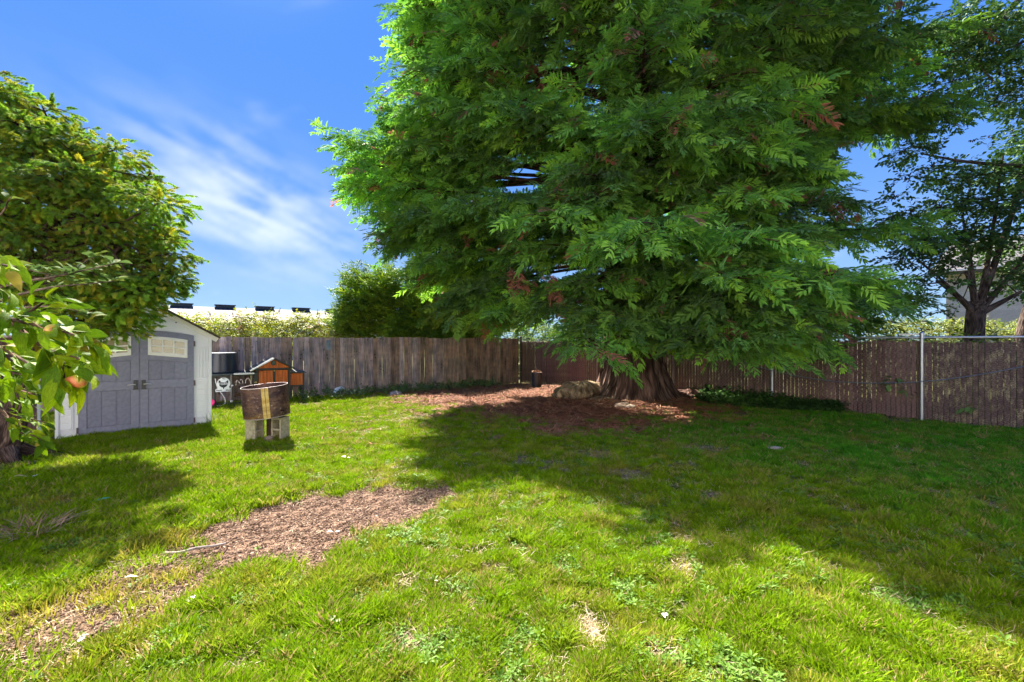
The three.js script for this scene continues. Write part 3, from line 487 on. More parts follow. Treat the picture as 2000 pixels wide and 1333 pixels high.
    mesh('window_frame', prism([[wa, archTop(wa, 0.445)], [wb, archTop(wb, 0.445)], ...curve(0.105, true)], 0.028, 0.003, pane), winW, d).position.z = 0.024;
    for (const q of pane) mesh('pane', prism(q, 0.003), glass, d).position.z = 0.034;
    mesh('window_backing', prism([[wa + 0.02, archTop(wa, 0.42)], [wb - 0.02, archTop(wb, 0.42)], [wb - 0.02, archTop(wb, 0.13)], [wa + 0.02, archTop(wa, 0.13)]], 0.004), tan, d).position.z = 0.0225;
    const hx = s ? a + 0.05 : b - 0.05;
    mesh('handle', [box(0.062, 0.155, 0.022, hx, 0.885, 0.052, 0, 0, 0, 0.006), box(0.03, 0.03, 0.03, hx, 0.885, 0.07), box(0.08, 0.02, 0.02, hx, 0.80, 0.05)], black, d);
    mesh('lever', tube([V(hx, 0.885, 0.085), V(hx + (s ? 0.05 : -0.05), 0.888, 0.09), V(hx + (s ? 0.115 : -0.115), 0.879, 0.086)], 0.010, 0.008, 8), steel, d);
    for (const y of [0.14, 0.86, 1.62]) mesh('hinge', box(0.026, 0.10, 0.045, s ? b + 0.014 : a - 0.014, y, 0.03, 0, 0, 0, 0.005), std([0.11, 0.075, 0.085], 0.6), sh);
  }
}
{ // stone and flat slab at the shed's right corner
  const p = SHED.clone().addScaledVector(SU, 2.06).addScaledVector(SN, 0.10);
  const g = new THREE.IcosahedronGeometry(0.12, 2), q = g.attributes.position; for (let i = 0; i < q.count; i++) { const f = 1 + 0.12 * noise3(q.getX(i) * 9, q.getY(i) * 9, q.getZ(i) * 9); q.setXYZ(i, q.getX(i) * f * 1.5, Math.max(-0.02, q.getY(i) * f * 0.4), q.getZ(i) * f * 0.8); } g.computeVertexNormals();
  const s = mesh('stone', g, std([0.42, 0.37, 0.36], 0.9, { map: speckle })); s.position.set(p.x, gh(p.x, p.z) + 0.01, p.z); s.rotation.y = SHED_TURN; tag(s, 'flat pale stone lying at the right corner of the shed', 'stone');
}
// ---------------------------------------------------------------- chicken coop with run
{
  const P = at(499, 790, 12.05), turn = 0.60, c = thing('chicken_coop', 'orange wooden chicken coop with dark gable roof and wire run', 'chicken coop', [P.x, 0.0, P.z], turn);
  const oGrain = tex(128, 256, (u, v) => { const s = 0.82 + 0.12 * tn(u, v, 20, 1.5) + 0.08 * tn(u, v, 50, 3, 4); return [s, s * 0.97, s * 0.9]; });
  const orange = [[0.86, 0.20, 0.03], [0.80, 0.18, 0.026], [0.88, 0.225, 0.04]].map((k) => std(k, 0.65, { map: oGrain })), trim = std([0.028, 0.036, 0.034], 0.6), roofM = std([0.075, 0.095, 0.11], 0.42, { map: speckle }), brass = std([0.55, 0.47, 0.16], 0.4, { metalness: 0.4 }), darkwood = std([0.09, 0.05, 0.035], 0.9, { map: oGrain });
  seed(91);
  const W = 0.84, E = 0.93, A = 1.17, D = 0.95, F = 0.42;
  for (const [x, z] of [[0.03, 0], [W - 0.03, 0], [0.03, -D], [W - 0.03, -D]]) mesh('leg', box(0.055, E, 0.055, x, E / 2, z), trim, c);
  mesh('frame', [box(W - 0.12, 0.05, 0.05, W / 2, F - 0.02, 0.002), box(W - 0.1, 0.045, 0.05, W / 2, E - 0.03, 0.004), box(0.05, E - F - 0.06, 0.045, W / 2 + 0.02, (E + F) / 2 - 0.03, 0.003)], trim, c);
  // boarded doors and gable
  for (const [a, b] of [[0.07, W / 2 - 0.01], [W / 2 + 0.05, W - 0.07]]) { const d = mesh('door', box(b - a, E - F - 0.085, 0.018, (a + b) / 2, (E + F) / 2 - 0.027, 0.004), orange[1], c); for (let k = 0; k < 4; k++) mesh('board', box((b - a) / 4 - 0.005, E - F - 0.09, 0.012, a + (b - a) * (k + 0.5) / 4, (E + F) / 2 - 0.027, 0.018, 0, 0, 0, 0.003), pick(orange), d); }
  for (let k = 0; k < 9; k++) { const w = (W - 0.04) / 9, a = 0.02 + k * w + 0.002, b = a + w - 0.004, ry = (x) => E + (A - E) * (1 - Math.abs(x - W / 2) / (W / 2)) - 0.015; const poly = [[a, E - 0.005], [b, E - 0.005], [b, Math.max(E, ry(b))], ...(a < W / 2 && b > W / 2 ? [[W / 2, ry(W / 2)]] : []), [a, Math.max(E, ry(a))]]; mesh('gable_board', boxUV(prism(poly, 0.016, 0.002), 1, 1, 1), pick(orange), c); }
  mesh('vent', [place(new THREE.TorusGeometry(0.052, 0.014, 8, 20), W / 2, E + 0.125, 0.026), place(new THREE.CylinderGeometry(0.045, 0.045, 0.012, 20), W / 2, E + 0.125, 0.022, Math.PI / 2)], std([0.05, 0.085, 0.08], 0.5), c);
  for (const y of [0.85, 0.50]) mesh('latch', place(new THREE.SphereGeometry(0.021, 10, 8), W / 2 + 0.02, y, 0.035), brass, c);
  mesh('latch', place(new THREE.TorusGeometry(0.02, 0.009, 6, 12), 0.0, 0.56, 0.04), brass, c);
  mesh('side_wall', [box(0.018, E - F, D - 0.06, 0.012, (E + F) / 2, -D / 2), box(0.018, E - F, D - 0.06, W - 0.012, (E + F) / 2, -D / 2), box(W - 0.08, E - F, 0.018, W / 2, (E + F) / 2, -D + 0.01), box(W - 0.08, 0.02, D - 0.06, W / 2, F, -D / 2)], orange[1], c);
  const sl = Math.atan2(A - E, W / 2), len = Math.hypot(A - E, W / 2);
  for (const s of [-1, 1]) { const ln = len + (s < 0 ? 0.16 : 0.10); const x = W / 2 + s * Math.cos(sl) * ln / 2, y = A + 0.022 - Math.sin(sl) * ln / 2; const r = mesh('roof', box(ln, 0.022, D + 0.22, x, y, -D / 2 + 0.02, 0, 0, -s * sl), roofM, c); mesh('roof_edge', box(ln, 0.035, 0.03, x, y - 0.004, 0.155, 0, 0, -s * sl), s < 0 ? std([0.62, 0.64, 0.68], 0.35, { metalness: 0.2 }) : trim, r); }
  // nest box on the right
  const nx = W + 0.005, nw = 0.33;
  const nb = mesh('nest_box', [box(nw, 0.33, 0.5, nx + nw / 2, 0.585, -0.32)], orange[1], c); for (let k = 0; k < 4; k++) mesh('board', box(nw / 4 - 0.004, 0.33, 0.012, nx + nw * (k + 0.5) / 4, 0.585, -0.064, 0, 0, 0, 0.003), pick(orange), nb);
  mesh('nest_trim', [box(0.04, 0.40, 0.04, nx + nw - 0.0, 0.60, -0.06), box(nw, 0.035, 0.03, nx + nw / 2, 0.41, -0.055), box(0.04, 0.4, 0.04, nx + nw, 0.22, -0.06), box(0.04, 0.4, 0.04, nx + nw, 0.22, -0.56)], trim, nb);
  mesh('nest_lid', box(nw + 0.1, 0.022, 0.62, nx + nw / 2 + 0.02, 0.80, -0.31, 0.05, 0, -0.09), roofM, c);
  // run to the left
  const rx = -1.75, rh = 0.80;
  mesh('run_frame', [box(0.05, rh, 0.05, -0.02, rh / 2, 0.0), box(0.045, rh, 0.045, -0.9, rh / 2, 0), box(0.05, rh, 0.05, rx, rh / 2, 0), box(0.05, rh, 0.05, rx, rh / 2, -D), box(-rx - 0.07, 0.05, 0.05, rx / 2 - 0.01, rh - 0.03, 0.003), box(-rx - 0.07, 0.05, 0.05, rx / 2 - 0.01, 0.04, 0.003)], trim, c);
  const pole = mesh('pole', [tube([V(-0.55, 0.08, 0.05), V(-0.55, rh, 0.05)], 0.021, 0.021, 10)], std([0.20, 0.19, 0.18], 0.4, { metalness: 0.4 }), c); mesh('foot_cap', place(lathe([[0, -0.03], [0.03, -0.025], [0.03, 0.025], [0, 0.03]], 12), -0.55, 0.10, 0.05), std([0.75, 0.74, 0.76], 0.5), pole);
  const bars = []; for (let x = rx + 0.05; x < -0.05; x += 0.05) bars.push(box(0.003, rh - 0.1, 0.003, x, rh / 2, 0.0)); for (let y = 0.08; y < rh - 0.05; y += 0.05) bars.push(box(-rx - 0.1, 0.003, 0.003, rx / 2, y, 0.003)); mesh('wire_panel', bars, std([0.06, 0.045, 0.04], 0.6), c).userData.kind = 'stuff';
  for (let k = 0; k < 12; k++) mesh('board', box(0.138, rh - 0.1, 0.016, rx + 0.08 + k * 0.142, rh / 2, -D + 0.02), darkwood, c);
  mesh('ramp', box(0.20, 0.02, 0.75, -0.22, 0.22, -0.45, 0, 0.5, 0.45), std([0.26, 0.13, 0.045], 0.85, { map: oGrain }), c);
  mesh('run_roof', box(-rx + 0.12, 0.022, D + 0.12, rx / 2 - 0.02, rh + 0.012, -D / 2 + 0.02, 0.035, 0, 0), roofM, c);
  mesh('roof_edge', box(0.46, 0.04, 0.03, -0.27, rh + 0.002, 0.10), std([0.62, 0.64, 0.68], 0.35, { metalness: 0.2 }), c);
  mesh('floor_box', box(0.34, 0.16, 0.3, -0.12, 0.09, -0.25, 0, 0.2, 0), std([0.30, 0.17, 0.05], 0.8), c);
  c.updateMatrixWorld(true);
  const L = (x, y, z) => c.localToWorld(V(x, y, z));
  // upturned black tub standing on the run
  const tp = L(-0.74, rh + 0.032, -0.46), tub = thing('black_tub', 'big upturned black plastic tub on the chicken run roof', 'tub', tp.toArray());
  mesh('shell', lathe([[0.0, 0.515], [0.30, 0.515], [0.318, 0.508], [0.325, 0.49], [0.372, 0.03], [0.395, 0.028], [0.397, 0.0], [0.37, 0.0], [0.31, 0.49], [0, 0.50]], 40), std([0.022, 0.024, 0.032], 0.28, { specularIntensity: 0.9 }), tub);
  mesh('rim', place(new THREE.TorusGeometry(0.322, 0.012, 8, 40), 0, 0.508, 0, Math.PI / 2), std([0.70, 0.70, 0.72], 0.45), tub);
  // painted sign
  const sp = L(-0.72, 0.36, 0.045), sg = thing('coop_sign', 'white round sign with black hen on the chicken run', 'sign', sp.toArray(), turn);
  const out = []; for (let i = 0; i <= 24; i++) { const a = lerp(-0.62, Math.PI + 0.62, i / 24); out.push([Math.cos(a) * 0.142, 0.205 + Math.sin(a) * 0.150]); }
  mesh('plate', prism([[-0.17, 0], [0.17, 0], [0.17, 0.062], [0.13, 0.085], ...out.filter(([, y]) => y > 0.1), [-0.13, 0.085], [-0.17, 0.062]], 0.014, 0.002), std([0.80, 0.83, 0.82], 0.5), sg);
  const ink = std([0.022, 0.028, 0.034], 0.6), hen = new THREE.Shape(); hen.moveTo(-0.105, 0.29); hen.quadraticCurveTo(-0.07, 0.285, -0.062, 0.25); hen.quadraticCurveTo(0, 0.215, 0.055, 0.25); hen.quadraticCurveTo(0.08, 0.30, 0.098, 0.275); hen.lineTo(0.108, 0.262); hen.lineTo(0.095, 0.255); hen.quadraticCurveTo(0.115, 0.17, 0.045, 0.12); hen.lineTo(0.012, 0.10); hen.lineTo(0.008, 0.07); hen.lineTo(-0.008, 0.07); hen.lineTo(-0.01, 0.10); hen.quadraticCurveTo(-0.10, 0.13, -0.108, 0.22); hen.closePath();
  mesh('hen_emblem', place(new THREE.ExtrudeGeometry(hen, { depth: 0.003, bevelEnabled: false, curveSegments: 8 }), 0, 0, 0.0165), ink, sg);
  const font = await new FontLoader().loadAsync('fonts/droid/droid_serif_bold.typeface.json');
  const word = (t, size, x, y, z, m, name) => { const g = new TextGeometry(t, { font, size, depth: 0.002, curveSegments: 3 }); g.computeBoundingBox(); const b = g.boundingBox; g.translate(-(b.min.x + b.max.x) / 2, 0, 0); place(g, x, y, z); mesh(name, g, m, sg); };
  word('The', 0.026, 0, 0.315, 0.0165, ink, 'lettering'); word('Fluffy', 0.052, 0.0, 0.175, 0.0197, std([0.80, 0.82, 0.82], 0.5), 'lettering'); word('Butt', 0.042, -0.1, 0.016, 0.0165, ink, 'lettering'); word('Hut', 0.042, 0.1, 0.016, 0.0165, ink, 'lettering');
  // knob beside the sign, bent white wires, cord and pink lid
  const kn = mesh('round_knob', new THREE.SphereGeometry(0.024, 12, 10), std([0.75, 0.75, 0.77], 0.5)); kn.position.copy(L(-0.53, 0.505, 0.085)); tag(kn, 'small white knob on the pole right of the sign', 'knob');
  const wireM = std([0.72, 0.60, 0.57], 0.6), wires = [[[-0.45, 0.50], [-0.44, 0.60], [-0.41, 0.635], [-0.375, 0.57], [-0.36, 0.545]], [[-0.355, 0.63], [-0.33, 0.645], [-0.305, 0.63], [-0.30, 0.545]], [[-0.235, 0.54], [-0.225, 0.64], [-0.18, 0.675], [-0.145, 0.645], [-0.125, 0.58], [-0.10, 0.485]]];
  const wl = ['pale bent wire hook nearest the sign on the run', 'middle and shortest pale wire hook on the run', 'tallest pale wire hook nearest the orange coop door'];
  wires.forEach((w, i) => tag(mesh('wire_hook', tube(w.map(([x, y]) => L(x, y, 0.035)), 0.0105, 0.0105, 7, 14), wireM), wl[i], 'hook', 'wire hooks on the run'));
  tag(mesh('white_cord', tube([[-0.90, 0.70, 0.03], [-0.885, 0.60, 0.03], [-0.85, 0.48, 0.03], [-0.82, 0.40, 0.03], [-0.79, 0.36, 0.04], [-0.74, 0.27, 0.05], [-0.69, 0.16, 0.06], [-0.69, 0.06, 0.08], [-0.76, -0.0, 0.12], [-0.86, 0.015, 0.16]].map(([x, y, z]) => L(x, Math.max(y, 0.02), z)), 0.0105, 0.0105, 7, 40), std([0.74, 0.71, 0.72], 0.5)), 'white cord curling from the sign down to the ground', 'cord');
  const pk = thing('pink_bowl', 'bright pink bowl on the ground beside the shed', 'bowl', L(-0.98, 0.03, 0.12).toArray()); mesh('bowl', place(lathe([[0, 0], [0.06, 0.0], [0.10, 0.07], [0.105, 0.07], [0.11, 0.065], [0.066, -0.008], [0, -0.008]], 24), 0, 0.03, 0, 0.9, 0.2, 0), std([0.75, 0.03, 0.22], 0.4), pk);
}
// ---------------------------------------------------------------- steel drum on blocks
{
  const P = at(516, 858, 7.42), turn = 0.55, cz = P.z - 0.05, gx = P.x - 0.03;
  const conc = tex(128, 128, (u, v) => { const s = 0.86 + 0.12 * tn(u, v, 40, 40) + 0.1 * tn(u, v, 6, 6, 3); return [s, s * 0.98, s * 0.93]; }, 3);
  const cm = std([0.46, 0.42, 0.355], 0.95, { map: conc, bumpMap: conc, bumpScale: 0.003 });
  const blockParts = () => { const w = 0.195, h = 0.40, d = 0.195, t = 0.034; return [['face_shell', box(t, h, d, -w / 2 + t / 2, h / 2, 0, 0, 0, 0, 0.003)], ['face_shell', box(t, h, d, w / 2 - t / 2, h / 2, 0, 0, 0, 0, 0.003)], ...[0.017, 0.20, 0.383].map((y) => ['web', box(w - 2 * t - 0.002, 0.033, d, 0, y, 0)])]; };
  const spots = [[-0.145, 0.02, 1.35, 'concrete block standing on end below the drum, left of the post'], [0.215, -0.10, -0.26, 'concrete block standing on end below the drum, right of the rock']];
  spots.forEach(([x, z, r, label]) => { seed(7); const b = thing('concrete_block', label, 'concrete block', [gx + x, gh(gx + x, cz + z) - 0.01, cz + z], r, 'blocks below the steel drum'); for (const [n, g] of blockParts()) mesh(n, g, cm, b); });
  const lp = mesh('wooden_post', box(0.085, 0.36, 0.085, 0, 0.18, 0), wood([0.12, 0.075, 0.045])); lp.position.set(gx + 0.035, 0, cz - 0.10); lp.rotation.y = 0.4; tag(lp, 'short dark wooden post below the rusty drum between the blocks', 'post');
  const g = new THREE.IcosahedronGeometry(0.075, 3), q = g.attributes.position; for (let i = 0; i < q.count; i++) { const f = 1 + 0.1 * noise3(q.getX(i) * 14, q.getY(i) * 14, q.getZ(i) * 14); q.setXYZ(i, q.getX(i) * f * 1.1, q.getY(i) * f * 0.8, q.getZ(i) * f); } g.computeVertexNormals();
  const rk = mesh('rock', g, std([0.30, 0.22, 0.17], 0.9, { map: speckle })); rk.position.set(gx + 0.105, gh(gx, cz) + 0.045, cz + 0.06); tag(rk, 'round brown rock on the grass below the drum', 'rock');
  // drum: rusted sheet steel rolled into a ring, open seam at the front
  const rust = tex(512, 256, (u, v) => {
    const a = tn(u, v, 7, 3, 1), b = tn(u, v, 24, 10, 4), c = tn(u, v, 60, 26, 8), scratch = smooth(tn(u, v, 6, 60, 12), 0.55, 0.8), hot = smooth(0.16 - v + 0.09 * a + 0.05 * b, 0, 0.1), bare = smooth(b * 0.6 + c * 0.7, 0.62, 0.85);
    let k = mix3([0.30, 0.21, 0.215], [0.47, 0.35, 0.29], clamp(0.5 + 0.8 * a + 0.15 * b, 0, 1)); k = mix3(k, [0.42, 0.30, 0.12], 0.75 * hot); k = mix3(k, [0.40, 0.30, 0.31], 0.45 * scratch); k = mix3(k, [0.80, 0.76, 0.74], 0.55 * bare); k = mix3(k, [0.12, 0.09, 0.11], 0.35 * smooth(-b - 0.4 * c, 0.3, 0.8)); return k;
  }, 1); rust.repeat.set(1, 1);
  const rough = tex(256, 128, (u, v) => { const s = 0.48 + 0.18 * tn(u, v, 8, 4, 1) + 0.12 * tn(u, v, 30, 14, 3); return [s, s, s]; }, 1, false);
  const rm = std([1, 1, 1], 1, { map: rust, roughnessMap: rough, metalness: 0.35, side: THREE.DoubleSide, bumpMap: rust, bumpScale: 0.0007 });
  const d = thing('steel_drum', 'rusty open steel drum with a bright seam on concrete blocks', 'drum', [gx + 0.030, 0.425, cz - 0.04], 0); d.rotation.set(0.02, 0.49, 0.085, 'YXZ');
  const Rr = 0.345, h = 0.49, s0 = 0.05;
  const ring = (r, flip) => new THREE.CylinderGeometry(r, r, h, 64, 6, true, s0, Math.PI * 2 - 2 * s0).translate(0, h / 2, 0);
  const sm = mesh('shell', [ring(Rr), ring(Rr - 0.006)], rm, d);
  mesh('rim', [place(new THREE.TorusGeometry(Rr - 0.002, 0.005, 6, 64, Math.PI * 2 - 2 * s0), 0, h, 0, Math.PI / 2, 0, -Math.PI / 2 + s0 + 0.0), place(new THREE.TorusGeometry(Rr - 0.002, 0.007, 6, 64, Math.PI * 2 - 2 * s0), 0, 0.0, 0, Math.PI / 2, 0, -Math.PI / 2 + s0)], std([0.42, 0.36, 0.35], 0.4, { metalness: 0.6 }), d);
  const brassy = tex(64, 256, (u, v) => { const n = tn(u, v, 3, 8), m = tn(u, v, 8, 30, 4); return mix3([0.66, 0.52, 0.25], [0.80, 0.70, 0.45], clamp(0.5 + 0.6 * n + 0.4 * m, 0, 1)); }); const seamM = std([1, 1, 1], 0.5, { map: brassy, metalness: 0.3 });
  for (const k of [-1, 1]) mesh('seam_flange', boxUV(new THREE.BoxGeometry(0.046, h - 0.01, 0.006), 1, 1, 1).translate(k * 0.0265, h / 2, Rr + 0.004 - 0.0), seamM, d).rotation.y = k * 0.0;
  mesh('seam_backing', box(0.10, h - 0.02, 0.003, 0, h / 2, Rr - 0.008), std([0.05, 0.04, 0.035], 0.8), d);
  const disc = new THREE.CylinderGeometry(Rr - 0.01, Rr - 0.01, 0.006, 48).translate(0, 0.05, 0); mesh('floor_plate', disc, std([0.10, 0.08, 0.07], 0.9), d);
}
// ---------------------------------------------------------------- black bin, dish, stones by the fences
{
  const P = at(1048, 757, 15.9), b = thing('black_bin', 'black bin full of dead leaves in the yard corner', 'bin', [P.x, gh(P.x, P.z), P.z]);
  mesh('body', lathe([[0, 0.0], [0.155, 0.0], [0.17, 0.02], [0.19, 0.52], [0.205, 0.525], [0.205, 0.55], [0.185, 0.555], [0.18, 0.5], [0, 0.48]], 32), std([0.030, 0.028, 0.038], 0.5), b);
  seed(121); const parts = []; for (let i = 0; i < 90; i++) parts.push(place(leafGeo(R(0.08, 0.16), 0.04, [0.3, 1, 0.8, 0.1], 0.3, R(-0.2, 0.4)), R(-0.13, 0.10), 0.49 + R(0, 0.07), R(-0.12, 0.12), R(-0.8, 0.8), R(0, 6.28), R(-0.2, 0.6))); parts.push(tube([V(0.03, 0.5, 0), V(0.02, 0.62, 0.02), V(0.0, 0.70, 0.04)], 0.008, 0.005, 5));
  mesh('dead_leaves', parts, std([0.34, 0.20, 0.13], 0.9, { side: THREE.DoubleSide }), b).userData.kind = 'stuff';
}
{
  const s = 6.0 - 0.0, q = (px) => { const k = (px - 1000) / FOCAL; return (0.3 - 18 * k) / (0.813 - k * 0.582); };       // metres along the board fence
  const onWood = (px, y, off) => { const t = q(px); return V(COR.x + WU.x * t + 0.582 * off, y, COR.z + WU.z * t + 0.813 * off); };
  const dp = onWood(660, 0.0, 0.14), dish = thing('metal_dish', 'shallow white metal dish leaning on the board fence', 'dish', [dp.x, gh(dp.x, dp.z) + 0.12, dp.z]); mesh('dish', place(lathe([[0, 0], [0.11, 0.006], [0.155, 0.05], [0.165, 0.052], [0.165, 0.046], [0.115, -0.004], [0, -0.008]], 28), 0, 0, 0, 0.55, 0.3, 0.05), std([0.72, 0.74, 0.80], 0.35), dish);
  mesh('foot', [tube([V(0, -0.125, -0.02), V(0, -0.01, -0.01)], 0.05, 0.03, 10)], std([0.35, 0.35, 0.38], 0.6), dish);
  // faded blue patch on one board
  const bp = onWood(641, 1.53, 0.022), bl = mesh('blue_patch', box(0.115, 0.29, 0.006), std([0.30, 0.42, 0.50], 0.85, { map: grainMaps[0] })); bl.position.copy(bp); bl.rotation.y = Math.atan2(0.582, 0.813); tag(bl, 'faded blue painted board scrap near the fence top', 'board');
  const rocks = [[772, 768, 13.6, 0.17, [0.30, 0.26, 0.26], 'grey stone at the foot of the board fence'], [1216, 778, 10.75, 0.15, [0.40, 0.30, 0.22], 'tan stone in front of the redwood roots, left of two'], [1232, 786, 10.6, 0.11, [0.45, 0.36, 0.28], 'small pale stone in front of the redwood roots'], [1514, 878, 6.95, 0.10, [0.55, 0.42, 0.40], 'flat pinkish stone sunk in the lawn on the right']];
  rocks.forEach(([px, py, d, r, c, label], i) => { const p = at(px, py, d), g = new THREE.IcosahedronGeometry(r, 3), v = g.attributes.position; for (let k = 0; k < v.count; k++) { const f = 1 + 0.22 * noise3(v.getX(k) / r * 1.2 + i * 7, v.getY(k) / r * 1.2, v.getZ(k) / r * 1.2) + 0.06 * noise3(v.getX(k) / r * 5, v.getY(k) / r * 5, v.getZ(k) / r * 5 + i); v.setXYZ(k, v.getX(k) * f * 1.25, v.getY(k) * f * (i === 3 ? 0.22 : 0.62), v.getZ(k) * f); } g.computeVertexNormals(); const m = mesh('stone', g, std(c, 0.95, { map: speckle })); m.position.set(p.x, gh(p.x, p.z) + (i === 3 ? 0.035 : r * 0.25), p.z); tag(m, label, 'stone'); });
}
// ---------------------------------------------------------------- foliage pieces
// a flat redwood spray: side fingers along a curved twig, each a folded lance
function redwoodSpray(k) {
  seed(500 + k); const pos = [], idx = [], L = 1;
  const finger = (x, y, z, dx, dy, dz, len, w) => { // diamond folded along its rib
    const d = V(dx, dy, dz).normalize(), s = d.clone().cross(V(0, 1, 0)).normalize(), b = pos.length / 3, up = R(0.1, 0.35) * w, dr = R(-0.05, 0.2) * len;
    const p = (t, o, h) => pos.push(x + d.x * len * t + s.x * o, y + d.y * len * t + h - dr * t * t, z + d.z * len * t + s.z * o);
    p(0, 0, 0); p(0.3, -w / 2, up); p(0.3, w / 2, up); p(0.72, -w * 0.36, up * 0.8); p(0.72, w * 0.36, up * 0.8); p(1, 0, 0); p(0.5, 0, 0);
    idx.push(b, b + 6, b + 1, b, b + 2, b + 6, b + 1, b + 6, b + 3, b + 2, b + 4, b + 6, b + 3, b + 6, b + 5, b + 6, b + 4, b + 5);
  };
  const path = (t) => V(t, 0.10 * Math.sin(t * 2.2) - 0.16 * t * t, 0.06 * Math.sin(t * 3 + k));
  const n = 4 + (k * 3) % 5, fat = 6 / n; for (let i = 0; i < n; i++) for (const s of [-1, 1]) {
    const t = 0.06 + 0.86 * (i + R(0.1, 0.9)) / n, p = path(t), a = lerp(1.0, 0.5, t) + R(-0.2, 0.2), len = lerp(0.50, 0.32, t) * R(0.7, 1.2);
    finger(p.x, p.y, p.z, Math.cos(a), R(-0.25, 0.2), s * Math.sin(a), len, R(0.07, 0.105) * Math.min(1.2, Math.sqrt(fat)));
    if (t < 0.6 && rnd() < 0.4) { const q = 0.55 * len; finger(p.x + Math.cos(a) * q, p.y, p.z + s * Math.sin(a) * q, Math.cos(a + s * 0.5), R(-0.3, 0.1), s * Math.sin(a + 0.55), len * 0.5, 0.055); }
  }
  for (const o of [-0.25, 0.05, 0.3]) { const p = path(0.95); finger(p.x, p.y, p.z, 1, R(-0.2, 0.1), o, R(0.3, 0.42), 0.085); }
  { const b = pos.length / 3; for (let i = 0; i <= 4; i++) { const p = path(i / 4); pos.push(p.x, p.y, p.z - 0.008, p.x, p.y, p.z + 0.008); } for (let i = 0; i < 4; i++) { const a = b + i * 2; idx.push(a, a + 1, a + 2, a + 1, a + 3, a + 2); } }
  const g = new THREE.BufferGeometry(); g.setAttribute('position', new THREE.Float32BufferAttribute(pos, 3)); g.setIndex(idx); g.computeVertexNormals(); return g;
}
// a twig of separate leaves
function leafySpray(k, n, leaf, spread = 0.6, flat = 0.5) {
  seed(600 + k); const parts = [];
  for (let i = 0; i < n; i++) { const t = (i + 0.6) / n, g = leaf(i), s = i % 2 ? 1 : -1; place(g, 0, 0, 0, R(-flat, flat), 0, R(-0.5, 0.35)); place(g, t * 0.9, R(-0.03, 0.03) - 0.12 * t * t, 0, 0, -s * R(0.3, 1.25) * spread * (i === n - 1 ? 0.1 : 1.4), 0); parts.push(g); }
  parts.push(tube([V(0, 0, 0), V(0.45, 0.01, 0.01), V(0.92, -0.11, 0)], 0.012, 0.006, 3, 2));
  return merge(parts);
}
const palm = () => merge([-2.1, -1.35, -0.65, 0, 0.65, 1.35, 2.1].map((a) => place(leafGeo(0.30 * (1 - 0.16 * Math.abs(a)), 0.085, [0.45, 1, 0.5, 0.03], 0.3, 0.3), 0.05, 0, 0, 0, a, R(-0.1, 0.1))));
const mapleLeafSpray = (k) => leafySpray(k, 7, palm, 0.7, 0.7);
const ovate = (L, W, curl = 0.25) => () => leafGeo(L * R(0.8, 1.2), W * R(0.8, 1.2), [0.1, 0.8, 1, 0.72, 0.05], 0.3, R(0, curl), L * 0.2);
const lance = (L, W) => () => leafGeo(L * R(0.7, 1.2), W, [0.3, 1, 0.8, 0.05], 0.3, R(-0.1, 0.3), L * 0.1);

const barkTex = tex(512, 512, (u, v) => { const r = tn(u + 0.06 * tn(u, v, 4, 3), v, 13, 1.7, 1), f = tn(u + 0.02 * tn(u, v, 9, 5, 3), v, 48, 5, 5), b = tn(u, v, 5, 4, 9); const s = 0.72 + 0.24 * r + 0.16 * f + 0.14 * b; return [s, s * 0.96, s * 0.93]; }, 1);
const barkBump = tex(512, 512, (u, v) => { const r = tn(u + 0.03 * tn(u, v, 4, 3), v, 26, 2.2, 1), f = tn(u, v, 70, 6, 5); const s = 0.5 + 0.35 * r + 0.15 * f; return [s, s, s]; }, 1, false);
const bark = (c) => std(c, 0.95, { map: barkTex, bumpMap: barkBump, bumpScale: 0.03, specularIntensity: 0.15 });

